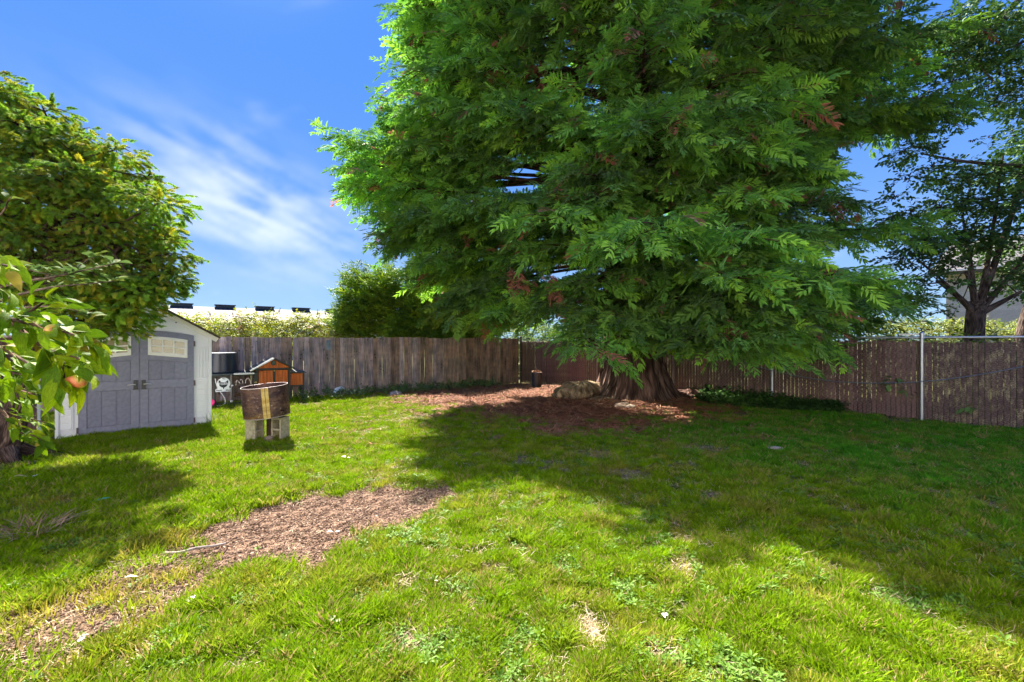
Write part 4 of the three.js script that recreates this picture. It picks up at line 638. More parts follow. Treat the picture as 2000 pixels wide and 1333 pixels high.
// ---------------------------------------------------------------- the redwood
{
  const T = thing('redwood_tree', 'huge redwood with drooping green sprays and flared reddish trunk', 'tree', [TRUNK.x, 0, TRUNK.z]);
  // trunk with buttressed base and furrowed bark
  const nA = 150, nH = 70, HT = 27, pos = [], uv = [], idx = [];
  const rad = (a, h) => {
    const but = Math.exp(-h / 0.42), right = Math.pow(Math.max(0, Math.cos(a - 0.25)), 3), left = Math.pow(Math.max(0, Math.cos(a - Math.PI + 0.5)), 3), fr = Math.pow(Math.max(0, Math.cos(a + 0.9 - Math.PI / 2 - 0.9)), 4);
    let r = 0.80 * Math.pow(1 - h / (HT + 1), 0.9) + but * (0.32 + 0.42 * right + 0.30 * left + 0.2 * fr + 0.12 * Math.cos(a * 5 + 1) + 0.09 * Math.cos(a * 9 + 2)) + 0.05 * Math.exp(-h / 2) * Math.cos(a * 4 + 0.6);
    r += 0.075 * noise2(a * 7, h * 0.5) + 0.045 * noise2(a * 17, h * 0.9 + 9) * Math.min(1, 0.4 + h) + 0.012 * noise2(a * 50, h * 3); return r * (h > 20 ? 1 : 1);
  };
  for (let j = 0; j <= nH; j++) { const h = HT * Math.pow(j / nH, 2.2) - 0.08; for (let i = 0; i <= nA; i++) { const a = (i % nA) / nA * 2 * Math.PI, r = Math.max(0.04, rad(a, Math.max(0, h))); pos.push(Math.cos(a) * r, h, Math.sin(a) * r); uv.push(i / nA * 5, h * 0.5); } }
  for (let j = 0; j < nH; j++) for (let i = 0; i < nA; i++) { const a = j * (nA + 1) + i, b = a + nA + 1; idx.push(a, b, a + 1, a + 1, b, b + 1); }
  const g = new THREE.BufferGeometry(); g.setAttribute('position', new THREE.Float32BufferAttribute(pos, 3)); g.setAttribute('uv', new THREE.Float32BufferAttribute(uv, 2)); g.setIndex(idx); g.computeVertexNormals();
  const bm = bark([0.235, 0.165, 0.145]); const trunk = mesh('trunk', g, bm, T);
  // swollen burl and surface roots
  const lump = (x, y, z, rx, ry, rz, turn, mat, name, sd) => { const q = new THREE.IcosahedronGeometry(1, 5), p = q.attributes.position; for (let i = 0; i < p.count; i++) { const X = p.getX(i), Y = p.getY(i), Z = p.getZ(i), f = 1 + 0.16 * noise3(X * 1.4 + sd, Y * 1.4, Z * 1.4) + 0.05 * noise3(X * 5 + sd, Y * 5, Z * 5); p.setXYZ(i, X * f * rx, Y * f * ry, Z * f * rz); } const uvv = q.attributes.uv; for (let i = 0; i < uvv.count; i++) uvv.setXY(i, uvv.getX(i) * 3, uvv.getY(i) * 1.2); q.computeVertexNormals(); const m = mesh(name, q, mat, T); m.position.set(x, y, z); m.rotation.y = turn; return m; };
  const tanB = bark([0.52, 0.41, 0.275]);
  const burl = lump(-1.42, 0.12, 0.1, 0.80, 0.44, 0.55, 0.15, tanB, 'burl', 3); burl.userData.label = 'rounded pale tan burl at the left foot of the trunk';
  lump(-0.95, 0.02, 0.75, 0.55, 0.2, 0.3, 0.5, tanB, 'root', 5);
  lump(1.45, 0.02, 0.15, 0.62, 0.32, 0.42, -0.2, bark([0.24, 0.15, 0.13]), 'root', 9); lump(1.72, 0.10, 0.22, 0.16, 0.2, 0.15, 0, bm, 'root', 12);
  const root = (pts, r) => mesh('root', tube(pts.map((p) => V(...p)), r, r * 0.5, 8, 16), bark([0.30, 0.21, 0.16]), T);
  root([[-0.3, 0.12, 1.0], [0.1, 0.09, 1.3], [0.7, 0.10, 1.38], [1.3, 0.07, 1.25], [1.9, -0.02, 1.2]], 0.085); root([[-0.4, 0.12, 1.05], [-0.7, 0.1, 1.3], [-1.2, 0.02, 1.5]], 0.07); root([[0.9, 0.1, 0.9], [1.5, 0.06, 1.0], [2.2, -0.03, 0.7]], 0.09);

  // limbs: whorls of branches whose reach follows the outline of the crown
  const prof = (tab, h) => { for (let i = 1; i < tab.length; i++) if (h <= tab[i][0]) return lerp(tab[i - 1][1], tab[i][1], clamp((h - tab[i - 1][0]) / (tab[i][0] - tab[i - 1][0]), 0, 1)); return tab[tab.length - 1][1]; };
  const LEFT = [[1.5, 3.4], [2.4, 4.2], [3.2, 5.4], [4, 6.0], [5, 7.4], [6, 7.9], [7, 7.2], [8, 6.3], [9, 5.8], [10, 6.3], [11, 7.0], [11.6, 5.4], [12.4, 4.2], [14, 4.0], [20, 2.5], [27, 0.5]];
  const RIGHT = [[1.5, 5.4], [3, 6.3], [3.8, 5.9], [4.8, 4.3], [5.4, 4.3], [6.2, 6.4], [7, 7.2], [8, 7.2], [9, 6.2], [11, 5.0], [14, 4.4], [20, 3], [27, 0.5]];
  const FRONT = [[1.5, 4.6], [3, 5.0], [5, 4.8], [8, 4.6], [11, 4.4], [14, 4.2], [20, 2.5], [27, 0.5]];
  const BACK = [[1.5, 4.2], [3, 5.4], [6, 5.6], [10, 5.0], [14, 4.2], [20, 2.5], [27, 0.5]];
  const reach = (az, h) => { const c = Math.cos(az), s = Math.sin(az); const X = c < 0 ? prof(LEFT, h) : prof(RIGHT, h), Z = s > 0 ? prof(FRONT, h) : prof(BACK, h); const p = c < 0 && s > 0 && h > 4 ? 1.6 : 2; return Math.pow(Math.pow(Math.abs(c) / X, p) + Math.pow(Math.abs(s) / Z, p), -1 / p); };
  const limbs = [], sprays = []; seed(777);
  const green = () => { const t = rnd(), u = rnd(); let c = mix3([0.070, 0.195, 0.026], [0.185, 0.420, 0.044], t); if (u < 0.38) c = mix3(c, [0.30, 0.54, 0.040], R(0.3, 1.0)); if (u > 0.972) c = mix3([0.30, 0.10, 0.06], [0.40, 0.17, 0.10], rnd()); return c; };
  const put = (p, dir, s, c) => sprays.push({ p, q: aim(dir, R(-1.0, 1.0)), s, c: lin(...c) });
  const branches = []; for (let a = 0.1; a < 1.95; a += 0.095) branches.push([R(2.35, 2.8), a + R(-0.04, 0.04)]); for (let h = 3.6; h < 5.6; h += 0.16) branches.push([h, R(0.7, 2.3)]); for (let h = 2.9; h < 12; h += 0.30) branches.push([h + R(-0.15, 0.15), R(2.65, 3.6)]);
  for (let h = 2.5; h < 25; h += h < 13 ? 0.095 : 0.24) branches.push([h + R(-0.1, 0.1), R(0, 6.283)]);
  for (let h = 2.15; h < 12.5; h += 0.105) branches.push([h + R(-0.1, 0.1), R(0.15, 2.95)]);                 // the side that gets light from the open yard is fuller
  for (const [h, a] of [[3.0, 1.2], [3.1, 1.7], [2.9, 2.1], [3.2, 0.8], [3.1, 2.5], [3.0, 0.45], [2.7, 1.45], [2.8, 1.95], [3.2, 1.0], [3.4, 0.15], [3.3, 0.3], [2.7, 0.2], [2.9, 2.8], [6.4, 3.0], [6.9, 2.85], [7.1, 3.1], [6.0, 3.2], [6.3, 2.7], [4.5, 3.0], [4.8, 3.15]]) branches.push([h, a]);
  for (const [h0, az] of branches) {
    const L = reach(az, h0 - (h0 < 4 ? 0.6 : 0.2)) * ((az > 2.6 && az < 3.7) || az < 0.2 || az > 5.9 ? R(0.85, 1.06) : R(0.66, 1.05)), low = smooth(6 - h0, 0, 4), rise = lerp(0.12, -0.02, low) + R(-0.08, 0.08), drop = lerp(0.16, 0.20, low) * R(0.7, 1.3) * L, D = V(Math.cos(az), 0, Math.sin(az)), side = V(-D.z, 0, D.x), bend = R(-0.6, 0.6);
    const P = (t) => V(D.x * L * t + side.x * bend * t * t, h0 + rise * L * t - drop * t * t + 0.35 * drop * t * t * t, D.z * L * t + side.z * bend * t * t);
    if (P(1).y < (az > 1.95 && az < 4.5 ? 1.85 : az < 0.6 || az > 5.6 ? 2.0 : 1.45)) continue;
    limbs.push(tube([0.03, 0.3, 0.65, 1].map(P), lerp(0.055, 0.11, Math.min(1, L / 8)) * R(0.7, 1.1), 0.012, 5, 8));
    const tone = R(0.55, 1.5), nS = Math.round(L * (h0 < 13 ? 5.6 : 2.6));
    const tint = () => { const c = green(); return [c[0] * tone, c[1] * tone, c[2] * tone]; };
    for (let k = 0; k < nS; k++) {
      const t = lerp(0.42, 1, Math.pow((k + rnd()) / nS, 0.62)), s = k % 2 ? 1 : -1, base = P(t), l2 = (0.35 + 1.25 * (1 - t) * Math.min(1, t * 2.2) + 0.45 * R(0.3, 1)) * R(0.7, 1.15), a2 = R(0.45, 1.0);
      const d2 = D.clone().multiplyScalar(Math.cos(a2)).addScaledVector(side, s * Math.sin(a2)); const up = R(-0.15, 0.3), fall = R(0.12, 0.4);
      const Q = (u) => V(base.x + d2.x * l2 * u, base.y + up * l2 * u - fall * l2 * u * u, base.z + d2.z * l2 * u);
      const m = Math.max(3, Math.round(l2 * 6.6));
      limbs.push(tube([Q(0), Q(0.5), Q(0.95)], 0.013, 0.005, 3, 2));
      for (let j = 0; j < m; j++) {
        const u = Math.pow((j + rnd()) / m, 0.72), q = Q(u), w = j % 2 ? 1 : -1, tan = V(d2.x, up - 2 * fall * u, d2.z), lat = V(-d2.z, 0, d2.x).multiplyScalar(w * R(0.25, 1.0));
        put(q, tan.add(lat).add(V(0, R(-0.75, 0.25), 0)), 0.21 + 0.34 * Math.pow(rnd(), 1.4), tint());
      }
      put(Q(1), V(d2.x, up - 2 * fall + 0.25, d2.z), R(0.30, 0.44), tint());
    }
    for (let k = 0; k < 3; k++) put(P(1 - 0.04 * k), D.clone().add(V(R(-0.4, 0.4), R(-0.3, 0.2), R(-0.4, 0.4))), R(0.3, 0.45), tint());
  }
  console.log('redwood sprays', sprays.length, 'limbs', limbs.length);
  mesh('limbs', limbs, bark([0.20, 0.125, 0.10]), T).userData.kind = 'stuff';
  instanced('foliage', [0, 1, 2, 3, 4, 5, 6, 9, 10, 11].map(redwoodSpray), leafMat([1, 1, 1], 0.46, 0.8, { specularIntensity: 0.5 }), sprays, T);
  // dead red-brown hanging sprays caught in the crown
  seed(790); const dead = []; for (const [px, py, d, n] of [[1010, 540, 10.2, 16], [1085, 560, 9.2, 12], [1300, 520, 9.6, 9], [1065, 95, 11.5, 8], [1605, 335, 12.4, 12], [1120, 385, 10, 10], [1590, 520, 10.2, 8], [1060, 150, 11.2, 8], [1440, 530, 9.6, 6]]) for (let k = 0; k < n; k++) { const p = at(px, py, d).sub(V(TRUNK.x, 0, TRUNK.z)); dead.push({ p: p.add(V(R(-0.14, 0.14), R(-0.12, 0.25), R(-0.2, 0.2))), q: aim(V(R(-0.4, 0.4), -1, R(-0.3, 0.3)), R(-1, 1)), s: R(0.22, 0.4), c: lin(...mix3([0.24, 0.07, 0.045], [0.42, 0.16, 0.11], rnd())) }); }
  instanced('dead_foliage', [redwoodSpray(7), redwoodSpray(8)], leafMat([1, 1, 1], 0.25, 0.9), dead, T);
}

// generic leafy crown made of clumps joined to a trunk by limbs
function crown(T, o) {
  seed(o.seed); const list = [], limbs = [];
  for (const cl of o.clumps) {
    const [c, r] = cl, n = Math.round(o.density * r.x * r.z * (1 + r.y));
    const from = o.from ? o.from(c) : null;
    if (from) { const mid = from.clone().lerp(c, 0.5).add(V(R(-0.15, 0.15), R(-0.05, 0.25), R(-0.15, 0.15))); limbs.push(tube([from, mid, c], o.limb ?? 0.04, 0.012, 6, 8)); }
    for (let k = 0; k < 4; k++) { const e = c.clone().add(V(R(-1, 1) * r.x, R(-0.6, 1) * r.y, R(-1, 1) * r.z).multiplyScalar(0.75)); limbs.push(tube([c, c.clone().lerp(e, 0.5).add(V(0, 0.05, 0)), e], 0.014, 0.005, 4, 3)); }
    const tone = R(0.62, 1.35);
    for (let i = 0; i < n; i++) {
      const a = R(0, 6.283), y = R(-1, 1), s = Math.sqrt(1 - y * y), q = Math.pow(rnd(), 0.45), d = V(Math.cos(a) * s, y, Math.sin(a) * s);
      const p = c.clone().add(V(d.x * r.x, d.y * r.y, d.z * r.z).multiplyScalar(q));
      const dir = V(d.x, d.y * 0.4 + R(-0.5, 0.3) + (o.lift ?? 0), d.z).add(V(R(-0.4, 0.4), 0, R(-0.4, 0.4))), col = o.color().map((x) => x * tone);
      list.push({ p, q: aim(dir, R(-0.5, 0.5)), s: R(o.size[0], o.size[1]), c: lin(...col) });
    }
  }
  if (limbs.length) mesh('limbs', limbs, o.bark, T).userData.kind = 'stuff';
  instanced('foliage', o.geos, o.mat, list, T);
  return list.length;
}
// ---------------------------------------------------------------- Japanese maple at the left, in front of the shed
{
  const base = V(-6.95, 0, -6.25), T = thing('japanese_maple', 'japanese maple with golden green leaves hanging over the shed roof', 'tree', base.toArray());
  const bm = bark([0.16, 0.115, 0.10]); const L = (px, py, d) => at(px, py, d).sub(base);
  const g = tube([V(-0.1, -0.1, 0), V(0.02, 0.3, 0), V(0.1, 1.0, -0.1), V(0.2, 1.7, -0.2), V(0.3, 2.5, -0.3)], 0.185, 0.08, 14, 20); mesh('trunk', g, bm, T);
  lumpRoot(T, bm);
  const forks = [[[0.15, 1.5, -0.15], L(60, 430, 6.7), 0.075], [[0.2, 1.7, -0.2], L(170, 400, 6.8), 0.07], [[0.2, 1.9, -0.2], L(240, 480, 7.0), 0.06], [[0.3, 2.4, -0.3], L(110, 300, 6.9), 0.07], [[0.25, 2.2, -0.25], L(-60, 330, 6.8), 0.07], [[0.3, 2.4, -0.3], L(200, 320, 7.0), 0.06]];
  for (const [a, b, r] of forks) mesh('branch', tube([V(...a), V(...a).lerp(b, 0.5).add(V(0.05, -0.12, 0.05)), b], r, 0.025, 8, 12), bm, T);
  const clumps = []; seed(808);
  // outline of the crown as it stands, in metres: tiers from the top down
  const tiers = [[190, -60, 60], [225, -60, 130], [262, -80, 200], [305, -80, 262], [350, -100, 300], [392, -100, 318], [432, -100, 322], [470, -100, 330], [508, -60, 352], [545, -40, 345], [575, 60, 325], [600, 120, 290], [628, 175, 270]];
  for (const [py, x0, x1] of tiers) for (let x = x0; x <= x1 - 18; x += 44) { if (py > 590 && rnd() < 0.25) continue; if (py > 400 && py < 480 && x > 60 && x < 150) { if (rnd() < 0.7) continue; } const near = py > 560 ? R(6.4, 7.15) : R(6.1, 8.2); clumps.push([L(x + R(-10, 16), py + R(-12, 12), near), V(R(0.34, 0.5), R(0.13, 0.2), R(0.4, 0.6))]); }
  for (const [px, py] of [[355, 500], [345, 535], [330, 565], [330, 470], [322, 440], [300, 350], [20, 175], [0, 150]]) clumps.push([L(px - 12, py, R(6.9, 7.3)), V(0.26, 0.13, 0.3)]);
  const n = crown(T, { seed: 812, clumps, density: 500, size: [0.12, 0.20], bark: bm, geos: [0, 1, 2, 3].map(mapleLeafSpray), mat: leafMat([1, 1, 1], 0.55, 0.85, { specularIntensity: 0.3 }), lift: -0.1, color: () => { const u = rnd(); let c = mix3([0.105, 0.25, 0.016], [0.24, 0.41, 0.020], rnd()); if (u < 0.45) c = mix3(c, [0.46, 0.37, 0.018], R(0.1, 0.75)); return c; }, limb: 0.03, from: (c) => { const f = pick(forks); return V(...f[0]).lerp(f[1], R(0.5, 1)); } });
  console.log('maple', n, clumps.length);
}
function lumpRoot(T, m) { for (const [x, z, a] of [[0.22, 0.12, 0.4], [-0.1, 0.25, 1.4], [0.15, -0.2, -0.8]]) mesh('root', tube([V(0, 0.22, 0), V(x, 0.07, z), V(x * 2.2, -0.03, z * 2.2)], 0.12, 0.05, 8, 8), m, T); }

// ---------------------------------------------------------------- broad-leaved trees beyond the slatted fence, right
{
  const leaf = leafMat([1, 1, 1], 0.30, 0.75, { specularIntensity: 0.4 }), bm = bark([0.165, 0.135, 0.125]), geos = [0, 1, 2, 3].map((k) => leafySpray(k + 20, 6, ovate(0.34, 0.20), 0.8, 0.8));
  const color = () => mix3([0.030, 0.085, 0.018], [0.085, 0.175, 0.024], Math.pow(rnd(), 1.3));
  const base = V(11.25, 0, -11.05), T = thing('broadleaf_tree', 'broad leaved tree with low forking trunk behind the slatted fence', 'tree', base.toArray()), L = (px, py, d) => at(px, py, d).sub(base);
  mesh('trunk', tube([V(0, -0.1, 0), V(0.02, 0.8, 0), V(-0.02, 1.7, 0), V(0.02, 2.35, 0), V(0.05, 2.6, 0)], 0.21, 0.17, 14, 16), bm, T);
  const fk = V(0.03, 2.42, 0), forks = [[L(1830, 548, 11), 0.085], [L(1888, 530, 11.1), 0.10], [L(1930, 520, 11), 0.09], [L(1995, 570, 10.9), 0.085], [L(1880, 420, 11.2), 0.06], [L(1950, 380, 11), 0.06], [L(1960, 300, 11.3), 0.055], [L(2060, 420, 11), 0.07], [L(2060, 150, 11.5), 0.08], [L(1790, 505, 10.9), 0.05]];
  for (const [e, r] of forks) { const m = fk.clone().lerp(e, 0.45).add(V(0, e.y > 4 ? -0.1 : -0.06, 0.05)); mesh('branch', tube([fk.clone().add(V(0, -0.15, 0)), m, e], r, r * 0.4, 9, 14), bm, T); }
  mesh('branch', tube([L(2070, 330, 11), L(1960, 322, 11.1), L(1880, 315, 11.2), L(1800, 300, 11.3)], 0.06, 0.02, 7, 14), bm, T);
  mesh('branch', tube([L(2080, -60, 11.6), L(1990, 0, 11.6), L(1930, 70, 11.6), L(1860, 110, 11.7)], 0.10, 0.02, 7, 14), bm, T);
  mesh('branch', tube([L(1930, 70, 11.6), L(1910, 110, 11.6), L(1925, 140, 11.6), L(1960, 180, 11.6)], 0.05, 0.015, 7, 14), bm, T);
  const clumps = []; seed(901);
  const blobs = [ // lower crown
    [1760, 505, 34], [1800, 480, 40], [1845, 500, 38], [1790, 545, 30], [1840, 455, 45], [1890, 470, 48], [1940, 455, 50], [1990, 480, 50], [2030, 520, 60], [1830, 410, 40], [1880, 400, 42], [1935, 395, 46], [1990, 400, 50], [1850, 355, 34], [1900, 345, 40], [1950, 340, 45], [2000, 345, 50], [1870, 320, 26], [1815, 330, 22], [1770, 350, 20], [1960, 535, 34], [2010, 560, 34], [1860, 560, 20], [1950, 575, 14], [1780, 420, 24], [1870, 520, 26], [1880, 595, 12], [1845, 605, 14], [1790, 455, 24],
    // upper boughs reaching in from the right
    [1990, 30, 56], [1940, 55, 50], [1890, 70, 46], [1850, 105, 40], [1925, 110, 42], [1980, 90, 50], [1960, 150, 44], [2000, 180, 50], [1905, 20, 36], [1945, 205, 30], [1995, 225, 34], [1865, 35, 24], [1930, 165, 26], [1885, 125, 34], [1825, 140, 30], [1860, 165, 28], [1810, 185, 24], [2010, 280, 18], [1980, 262, 14], [1900, 278, 8], [1938, 277, 8], [1790, 255, 24], [1830, 225, 26], [1765, 300, 24], [1800, 290, 24], [1835, 275, 18], [1775, 215, 20], [1745, 390, 20], [1735, 430, 24]];
  for (const [px, py, r] of blobs) for (let k = 0; k < 2; k++) { const d = R(10.4, 11.9), s = r / FOCAL * d * 0.8; clumps.push([L(px + R(-8, 8), py + R(-8, 8), d), V(s, s * 0.55, s * 1.2)]); }
  crown(T, { seed: 905, clumps, density: 165, size: [0.20, 0.34], bark: bm, geos, mat: leaf, color, limb: 0.014, from: (c) => { const f = pick(forks), q = fk.clone().lerp(f[0], R(0.7, 1)); return q.distanceTo(c) < 1.3 ? q : null; } });
  const b2 = V(13.05, 0, -11.6), T2 = thing('plum_tree', 'leaning tree at the right edge behind the slatted fence', 'tree', b2.toArray());
  mesh('trunk', tube([V(-0.25, -0.1, 0), V(-0.1, 1.2, 0), V(0.12, 2.3, 0), V(0.5, 3.4, 0), V(0.9, 4.6, 0)], 0.2, 0.1, 12, 16), bm, T2);
  for (const e of [[1.6, 6, 0.3], [0.2, 6.2, -0.4], [1.2, 5.6, 1]]) mesh('branch', tube([V(0.7, 4.0, 0), V(0.7 + (e[0] - 0.7) * 0.5, 5, e[2] * 0.5), V(...e)], 0.07, 0.02, 7, 8), bm, T2);
  crown(T2, { seed: 917, clumps: [[V(1.4, 5.6, 0), V(1.1, 0.8, 1.2)], [V(0.8, 6.6, 0.2), V(1.1, 0.8, 1.2)], [V(2.0, 6.6, 0), V(1.2, 0.9, 1.3)]], density: 170, size: [0.24, 0.36], bark: bm, geos, mat: leaf, color });
}
// ---------------------------------------------------------------- bushes and hedges behind the fences
{
  const bm = bark([0.14, 0.10, 0.08]);
  const hedge = thing('bramble_hedge', 'sunlit yellow green bramble hedge rising over the board fence top', 'hedge'); seed(930); const clumps = [];
  for (let px = 260; px < 850; px += 15) { const d = 15.2 + (px - 300) / 560 * 4.2, top = 630 + 10 * noise2(px * 0.02, 3) + 5 * noise2(px * 0.07, 1); for (let py = top; py < 690; py += 16) clumps.push([at(px + R(-8, 8), py + R(-4, 4), d + R(-0.7, 0.9)), V(0.34, 0.2, 0.42)]); if (rnd() < 0.55) clumps.push([at(px, top - R(12, 22), d), V(0.1, 0.26, 0.1)]); }
  for (let px = 995; px < 1180; px += 14) for (const py of [690, 720, 745]) clumps.push([at(px, py, 21 + R(-0.6, 0.6)), V(0.4, 0.3, 0.4)]);
  crown(hedge, { seed: 933, clumps, density: 190, size: [0.20, 0.34], bark: bm, geos: [0, 1, 2].map((k) => leafySpray(k + 40, 7, ovate(0.28, 0.17), 0.9, 0.9)), mat: leafMat([1, 1, 1], 0.5, 0.8), color: () => { const u = rnd(); return u < 0.09 ? mix3([0.28, 0.15, 0.07], [0.40, 0.26, 0.16], rnd()) : mix3([0.20, 0.28, 0.010], [0.42, 0.42, 0.015], rnd()); }, lift: 0.1 });
  const bay = thing('bay_bush', 'glossy green bush behind the board fence left of the redwood', 'bush'); seed(940); const bc = [];
  for (const [px, py, r] of [[700, 600, 50], [740, 575, 50], [690, 560, 36], [780, 600, 55], [820, 580, 50], [720, 635, 50], [790, 640, 55], [850, 625, 55], [675, 620, 28], [760, 545, 28], [830, 540, 40], [870, 580, 50], [900, 630, 60], [940, 640, 50], [685, 645, 34], [860, 660, 40]]) for (let k = 0; k < 3; k++) { const d = R(17.3, 18.6), s = r / FOCAL * d * 0.72; bc.push([at(px + R(-14, 14), py + R(-12, 12), d), V(s * 0.85, s * 0.6, s * 0.9)]); }
  for (const [px, py] of [[690, 535], [715, 528], [735, 540], [760, 525], [665, 560], [775, 545], [668, 600], [705, 518]]) bc.push([at(px, py, 17.6), V(0.14, 0.34, 0.14)]);
  crown(bay, { seed: 944, clumps: bc, density: 330, size: [0.28, 0.46], bark: bm, geos: [0, 1, 2].map((k) => leafySpray(k + 50, 9, lance(0.42, 0.10), 0.7, 0.7)), mat: leafMat([1, 1, 1], 0.42, 0.7, { specularIntensity: 0.4 }), color: () => mix3([0.10, 0.22, 0.014], [0.30, 0.42, 0.02], Math.pow(rnd(), 1.3)), lift: 0.25 });
  const laurel = thing('laurel_hedge', 'dark green hedge behind the slatted fence near the redwood trunk', 'hedge'); seed(946); const lc = [];
  for (let t = -2.5; t < 17.5; t += 0.42) for (const y of t < 9.6 ? [0.5, 1.1, 1.65, 2.1] : [0.4, 0.95, 1.35]) { const q = onLink(t, y + R(-0.1, 0.1), R(-2.2, -1.5)); lc.push([q, V(0.36, 0.34, 0.36)]); }
  crown(laurel, { seed: 947, clumps: lc, density: 230, size: [0.20, 0.34], bark: bm, geos: [0, 1].map((k) => leafySpray(k + 56, 7, ovate(0.30, 0.16), 0.9, 0.9)), mat: leafMat([1, 1, 1], 0.45, 0.75, { specularIntensity: 0.4 }), color: () => mix3([0.07, 0.16, 0.012], [0.22, 0.30, 0.015], Math.pow(rnd(), 1.2)), lift: 0.1 });
  const gold = thing('golden_hedge', 'bright yellow green hedge behind the slatted fence at the right', 'hedge'); seed(950); const gc = [];
  for (let px = 1700; px < 2060; px += 14) for (const [py, d] of [[634, 13.5], [648, 13.2], [668, 13.2]]) gc.push([at(px + R(-6, 6), py + R(-4, 4) + (px > 1900 ? 4 : 0), d + R(-0.4, 0.4) + (px - 1700) / 360 * 0.4), V(0.2, 0.12, 0.25)]);
  crown(gold, { seed: 953, clumps: gc, density: 420, size: [0.14, 0.24], bark: bm, geos: [0, 1, 2].map((k) => leafySpray(k + 60, 8, ovate(0.26, 0.15), 0.9, 0.9)), mat: leafMat([1, 1, 1], 0.5, 0.8), color: () => mix3([0.15, 0.24, 0.02], [0.34, 0.36, 0.03], rnd()), lift: 0.3 });
  // ivy creeping out from the foot of the slatted fence
  const ivy = thing('ivy', 'dark green ivy spreading over the ground by the slatted fence', 'ivy'); ivy.userData.kind = 'stuff'; seed(960); const il = [];
  for (let i = 0; i < 3000; i++) { const t = R(6.0, 10.4), w = 1.35 * Math.pow(rnd(), 1.4) * smooth(10.8 - t, 0, 3) * smooth(t - 5.2, 0, 1) + 0.08, q = onLink(t, 0, w); if (Math.hypot(q.x - TRUNK.x, q.z - TRUNK.z) < 1.7) continue; il.push({ p: V(q.x, gh(q.x, q.z) + R(0.02, 0.20 * (1.15 - w)), q.z), q: aim(V(R(-1, 1), R(-0.1, 0.5), R(-1, 1)), R(-0.4, 0.4)), s: R(0.16, 0.30), c: lin(...mix3([0.022, 0.07, 0.012], [0.055, 0.13, 0.02], rnd())) }); }
  instanced('ivy_leaves', [0, 1].map((k) => leafySpray(k + 70, 4, ovate(0.34, 0.30), 1.0, 0.5)), leafMat([1, 1, 1], 0.35, 0.85, { specularIntensity: 0.2 }), il, ivy);
  // sprigs growing through the slats
  const sp = [[1742, 745, 12, 'leafy sprig poking through the slats just left of the galvanized post, touching the line', 0.30], [1772, 760, 7, 'smaller sprig below the sagging line left of the galvanized post', 0.24], [1580, 782, 6, 'small sprig low on the brown slats right of the second post', 0.22], [1620, 798, 5, 'tiny sprig near the ground halfway between the two posts', 0.2], [1895, 792, 7, 'sprig low on the mossy slats right of the galvanized post', 0.26]];
  for (const [px, py, n, label, s] of sp) { const q = onLink(linkAt(px), 0, 0.05), d = -q.z, c = V(q.x, EYE - (py - 666.5) / FOCAL * d, q.z), o = thing('creeper_sprig', label, 'creeper', c.toArray()); seed(970 + px); for (let k = 0; k < n; k++) { const l = mesh('leaf', leafGeo(s * 0.5, s * 0.3, [0.15, 0.9, 1, 0.6, 0.05], 0.25, 0.3, s * 0.15), leafMat([0.11, 0.22, 0.03], 0.4, 0.7), o); l.position.set(R(-0.12, 0.12), R(-0.09, 0.09), R(0, 0.04)); l.quaternion.copy(aim(V(R(-1, 1), R(-0.7, 0.5), R(0, 0.5)).applyAxisAngle(V(0, 1, 0), LINK_TURN), R(-0.6, 0.6))); } mesh('stem', tube([V(-0.1, -0.14, 0), V(0, 0, 0.02), V(0.1, 0.08, 0.02)], 0.006, 0.004, 5), std([0.15, 0.12, 0.06], 0.8), o); }
  // weeds standing along the foot of the board fence and by the shed corner
  const wd = thing('weed_clump', 'sparse weeds standing along the foot of the board fence', 'weeds'); wd.userData.kind = 'stuff'; seed(980); const wl = [];
  for (let i = 0; i < 420; i++) { const t = R(1.5, 8.2), w = 0.15 + 1.1 * Math.pow(rnd(), 1.5), x = COR.x + WU.x * t + 0.582 * w, z = COR.z + WU.z * t + 0.813 * w; wl.push({ p: V(x, gh(x, z) + R(0.0, 0.12), z), q: aim(V(R(-1, 1), R(0.2, 1.2), R(-1, 1)), R(-0.6, 0.6)), s: R(0.12, 0.26), c: lin(...mix3([0.05, 0.12, 0.02], [0.13, 0.22, 0.03], rnd())) }); }
  instanced('weed_leaves', [0, 1].map((k) => leafySpray(k + 80, 6, ovate(0.34, 0.16), 0.9, 0.7)), leafMat([1, 1, 1], 0.4, 0.7), wl, wd);
  const q = SHED.clone().addScaledVector(SU, 2.12).addScaledVector(SN, 0.16), tuft = thing('tall_grass_tuft', 'wispy tall grass tuft at the right corner of the shed', 'grass tuft', [q.x, gh(q.x, q.z), q.z]);
  const tm = leafMat([0.13, 0.20, 0.05], 0.4, 0.8); for (let k = 0; k < 3; k++) mesh('blades', bladeTuft(9, 0.34, 0.05, 0.006, 985 + k, 1.0), tm, tuft).position.x = k * 0.05;
}
